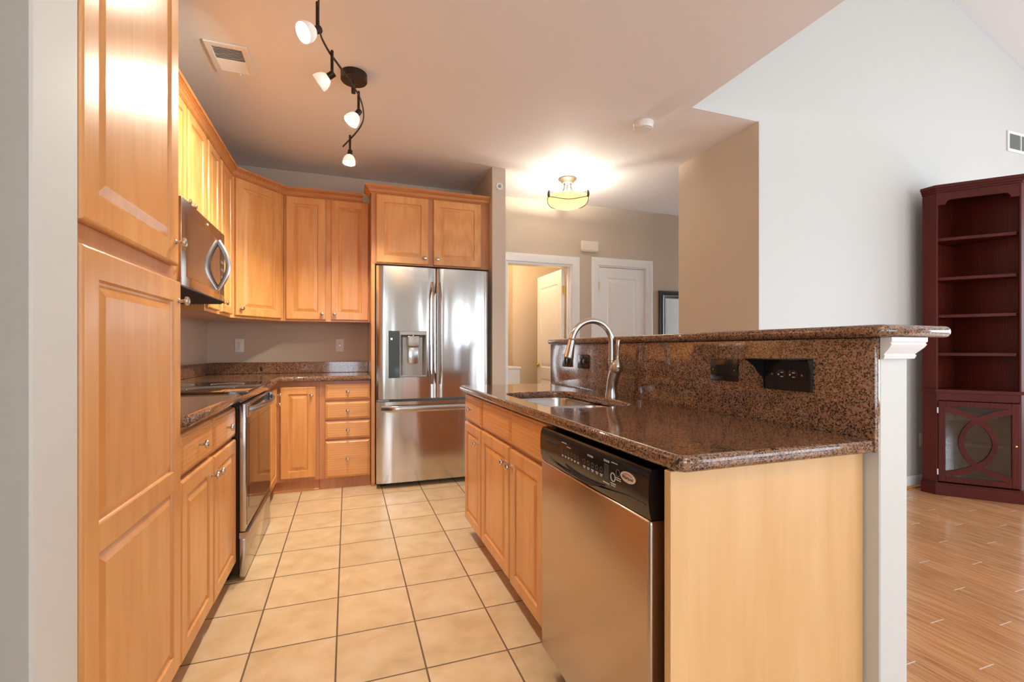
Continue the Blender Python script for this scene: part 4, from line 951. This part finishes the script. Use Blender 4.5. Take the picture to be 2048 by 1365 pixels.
# ------------------------------------------------------------------ corner bookcase
bk = thing('corner_bookcase', 'tall dark cherry corner bookcase with open shelves over a glass fretwork door', 'bookcase', (4.35, 2.338, 0))
PA, PB = Vector((0, 0.095)), Vector((0, 0)); fd_ = Vector((0.649, -0.761)).normalized(); FWD = 0.472
PC = PB+fd_*FWD; PD = PC+Vector((0.085, 0)); PE = Vector((PD.x, PA.y))
def pent(g=0.0, back=0.0):
    # outline grown by g on the visible sides
    nf = Vector((fd_.y, -fd_.x)); nf = nf if nf.dot(Vector((-1, -1))) > 0 else -nf
    b = PB+nf*g*0.9+Vector((-g*0.6, 0)); c = PC+nf*g*0.9+Vector((0, -g*0.6))
    b = Vector((-g, PB.y-g*0.25)); c = Vector((PC.x-g*0.25, PC.y-g))
    return [(-g, PA.y-back), tuple(b), tuple(c), (PD.x+g-back, PC.y-g), (PD.x+g-back, PA.y-back)]
e = 0.0006
MB().prism(pent(0.020), 0.0, 0.085).prism(pent(0.012), 0.0851, 0.096).build('plinth', M['cherry_h'], bk)
MB().prism(pent(0.016), 0.800, 0.822).build('ledge', M['cherry_h'], bk)
mb = MB(); mb.prism(pent(0.008), 2.360, 2.375).prism(pent(0.018), 2.3751, 2.392).prism(pent(0.028), 2.3921, 2.415); mb.build('crown', M['cherry_h'], bk)
# side columns (pilasters) and back panels
for z0, z1 in ((0.0965, 0.7995), (0.8225, 2.3595)):
    mb = MB(); i_ = fd_*0.012
    mb.prism([(0, PA.y), (0, 0), (0.006, -0.007), (0.020, 0.004), (0.020, PA.y)], z0, z1); mb.build('side_pilaster', M['cherry'], bk)
    mb = MB(); mb.prism([(PC.x-0.006, PC.y+0.007), (PC.x, PC.y), (PD.x, PC.y), (PD.x, PC.y+0.020), (PC.x+0.004, PC.y+0.020)], z0, z1); mb.build('side_pilaster', M['cherry'], bk)
    mb = MB(); mb.box(0.0205, PE.x, PA.y-0.012, PA.y, z0, z1).box(PE.x-0.012, PE.x, PC.y+0.0205, PA.y-0.0125, z0, z1); mb.build('back_panel', M['cherry'], bk)
nin = Vector((-fd_.y, fd_.x)); nin = nin if nin.x+nin.y > 0 else -nin       # inward normal of the front
def inner_poly(off):
    b0 = PB+fd_*0.022+nin*off; c0 = PC-fd_*0.022+nin*off
    return [(0.021, PA.y-0.0125), (0.021, max(b0.y, 0.01)), tuple(b0), tuple(c0), (min(c0.x+0.03, PE.x-0.0125), PC.y+0.022), (PE.x-0.0125, PC.y+0.022), (PE.x-0.0125, PA.y-0.0125)]
for zt in (2.005, 1.697, 1.405, 1.107):
    MB().prism(inner_poly(0.016), zt-0.022, zt).build('shelf', M['cherry_h'], bk)
MB().prism(inner_poly(0.05), 0.385, 0.405).build('shelf', M['cherry_h'], bk)
FR = Matrix(((fd_.x, nin.x, 0, 0), (fd_.y, nin.y, 0, 0), (0, 0, 1, 0), (0, 0, 0, 1)))    # local (along, inward, up)
# frieze with scalloped corners
xs0, xs1 = 0.008, FWD-0.008
def arcpts(cx, cz, r, a0, a1, n=6): return [(cx+r*math.cos(math.radians(a0+(a1-a0)*i/n)), cz+r*math.sin(math.radians(a0+(a1-a0)*i/n))) for i in range(n+1)]
prof = [(xs0, 2.3590), (xs0, 2.262), (xs0+0.045, 2.262)] + arcpts(xs0+0.045+0.038, 2.262, 0.036, 180, 90) + [(xs0+0.098, 2.298)] + [(xs1-0.098, 2.298)] + arcpts(xs1-0.083, 2.262, 0.036, 90, 0) + [(xs1-0.045, 2.262), (xs1, 2.262), (xs1, 2.3590)]
mb = MB(); mb.prism(prof, 0.001, 0.016, 'y'); mb.xf(FR); mb.build('frieze', M['cherry_h'], bk)
mb = MB(); mb.box(xs0, xs1, 0.001, 0.016, 0.738, 0.7995, 0.001); mb.xf(FR); mb.build('apron', M['cherry_h'], bk)
# glazed door with curved fretwork
dx0, dx1, dz0, dz1 = 0.010, FWD-0.010, 0.108, 0.733
mb = MB(); s = 0.042
mb.box(dx0, dx0+s, -0.012, 0.006, dz0, dz1, 0.002).box(dx1-s, dx1, -0.012, 0.006, dz0, dz1, 0.002).box(dx0+s, dx1-s, -0.012, 0.006, dz0, dz0+s, 0.002).box(dx0+s, dx1-s, -0.012, 0.006, dz1-s, dz1, 0.002)
mb.xf(FR); bd_ = mb.build('door', M['cherry'], bk)
mb = MB(); mb.box(dx0+s-0.004, dx1-s+0.004, -0.0015, 0.0015, dz0+s-0.004, dz1-s+0.004); mb.xf(FR); mb.build('pane', M['glass'], bd_)
gx0, gx1, gz0, gz1 = dx0+s, dx1-s, dz0+s, dz1-s; gw, gh = gx1-gx0, gz1-gz0
def ribbon(keys, wdt, dep=0.0):
    pts = []
    K = [keys[0]]+keys+[keys[-1]]
    for i in range(1, len(K)-2):
        p0, p1, p2, p3 = [Vector(k) for k in K[i-1:i+3]]
        for j in range(8):
            t = j/8; pts.append(0.5*((2*p1)+(-p0+p2)*t+(2*p0-5*p1+4*p2-p3)*t*t+(-p0+3*p1-3*p2+p3)*t**3))
    pts.append(Vector(keys[-1])); L_, R2 = [], []
    for i, p in enumerate(pts):
        d_ = (pts[min(i+1, len(pts)-1)]-pts[max(i-1, 0)]).normalized(); n_ = Vector((-d_.y, d_.x))*wdt/2
        L_.append(p+n_); R2.append(p-n_)
    cl_ = lambda p: (min(max(gx0+p.x*gw, gx0-0.002), gx1+0.002), min(max(gz0+p.y*gh, gz0-0.002), gz1+0.002))
    mb = MB(); rings = []
    for a, b in zip(L_, R2):
        p, q = cl_(a), cl_(b)
        rings.append([mb.bm.verts.new((p[0], -0.011+dep, p[1])), mb.bm.verts.new((q[0], -0.011+dep, q[1])), mb.bm.verts.new((q[0], -0.003+dep, q[1])), mb.bm.verts.new((p[0], -0.003+dep, p[1]))])
    for a, b in zip(rings, rings[1:]):
        for k in range(4): mb.bm.faces.new((a[k], a[(k+1) % 4], b[(k+1) % 4], b[k]))
    mb.bm.faces.new(rings[0][::-1]); mb.bm.faces.new(rings[-1])
    mb.xf(FR); return mb.build('fretwork', M['cherry_h'], bd_)
for m_ in (0, 1):
    f_ = (lambda x: 1-x) if m_ else (lambda x: x)
    ribbon([(f_(-0.02), 0.97), (f_(0.22), 0.925), (f_(0.46), 0.84), (f_(0.66), 0.71), (f_(0.76), 0.50), (f_(0.66), 0.29), (f_(0.46), 0.16), (f_(0.22), 0.075), (f_(-0.02), 0.03)], 0.082, 0.0009*m_)
for z in (0.18, 0.66):
    mb = MB(); mb.box(0.002, 0.009, -0.014, -0.001, z-0.022, z+0.022, 0.001); mb.xf(FR); mb.build('hinge', M['white_plastic'], bd_)
mb = MB(); mb.lathe([(0.006, 0.0), (0.006, 0.002), (0.003, 0.003)], FR @ Matrix.Translation((dx1-0.020, -0.012, 0.42)) @ ROTX, 12); mb.build('key_escutcheon', M['brass'], bd_)

# ------------------------------------------------------------------ groups of repeats
GROUPS = {'upper_cabinet': 'maple wall cabinets', 'base_cabinet': 'maple base cabinets', 'drawer_base_cabinet': 'maple base cabinets', 'island_cabinet': 'island base cabinets',
          'sink_cabinet': 'island base cabinets', 'granite_countertop': 'granite countertops on the left run', 'ceiling_light': 'semi flush bowl lights'}
for o in list(bpy.data.objects):
    if o.parent or 'label' not in o: continue
    k = o.name.split('.')[0]
    if k in GROUPS: o['group'] = GROUPS[k]
    elif k == 'outlet': o['group'] = 'white wall outlets' if 'white' in o['label'] else 'black outlets on the granite splash'
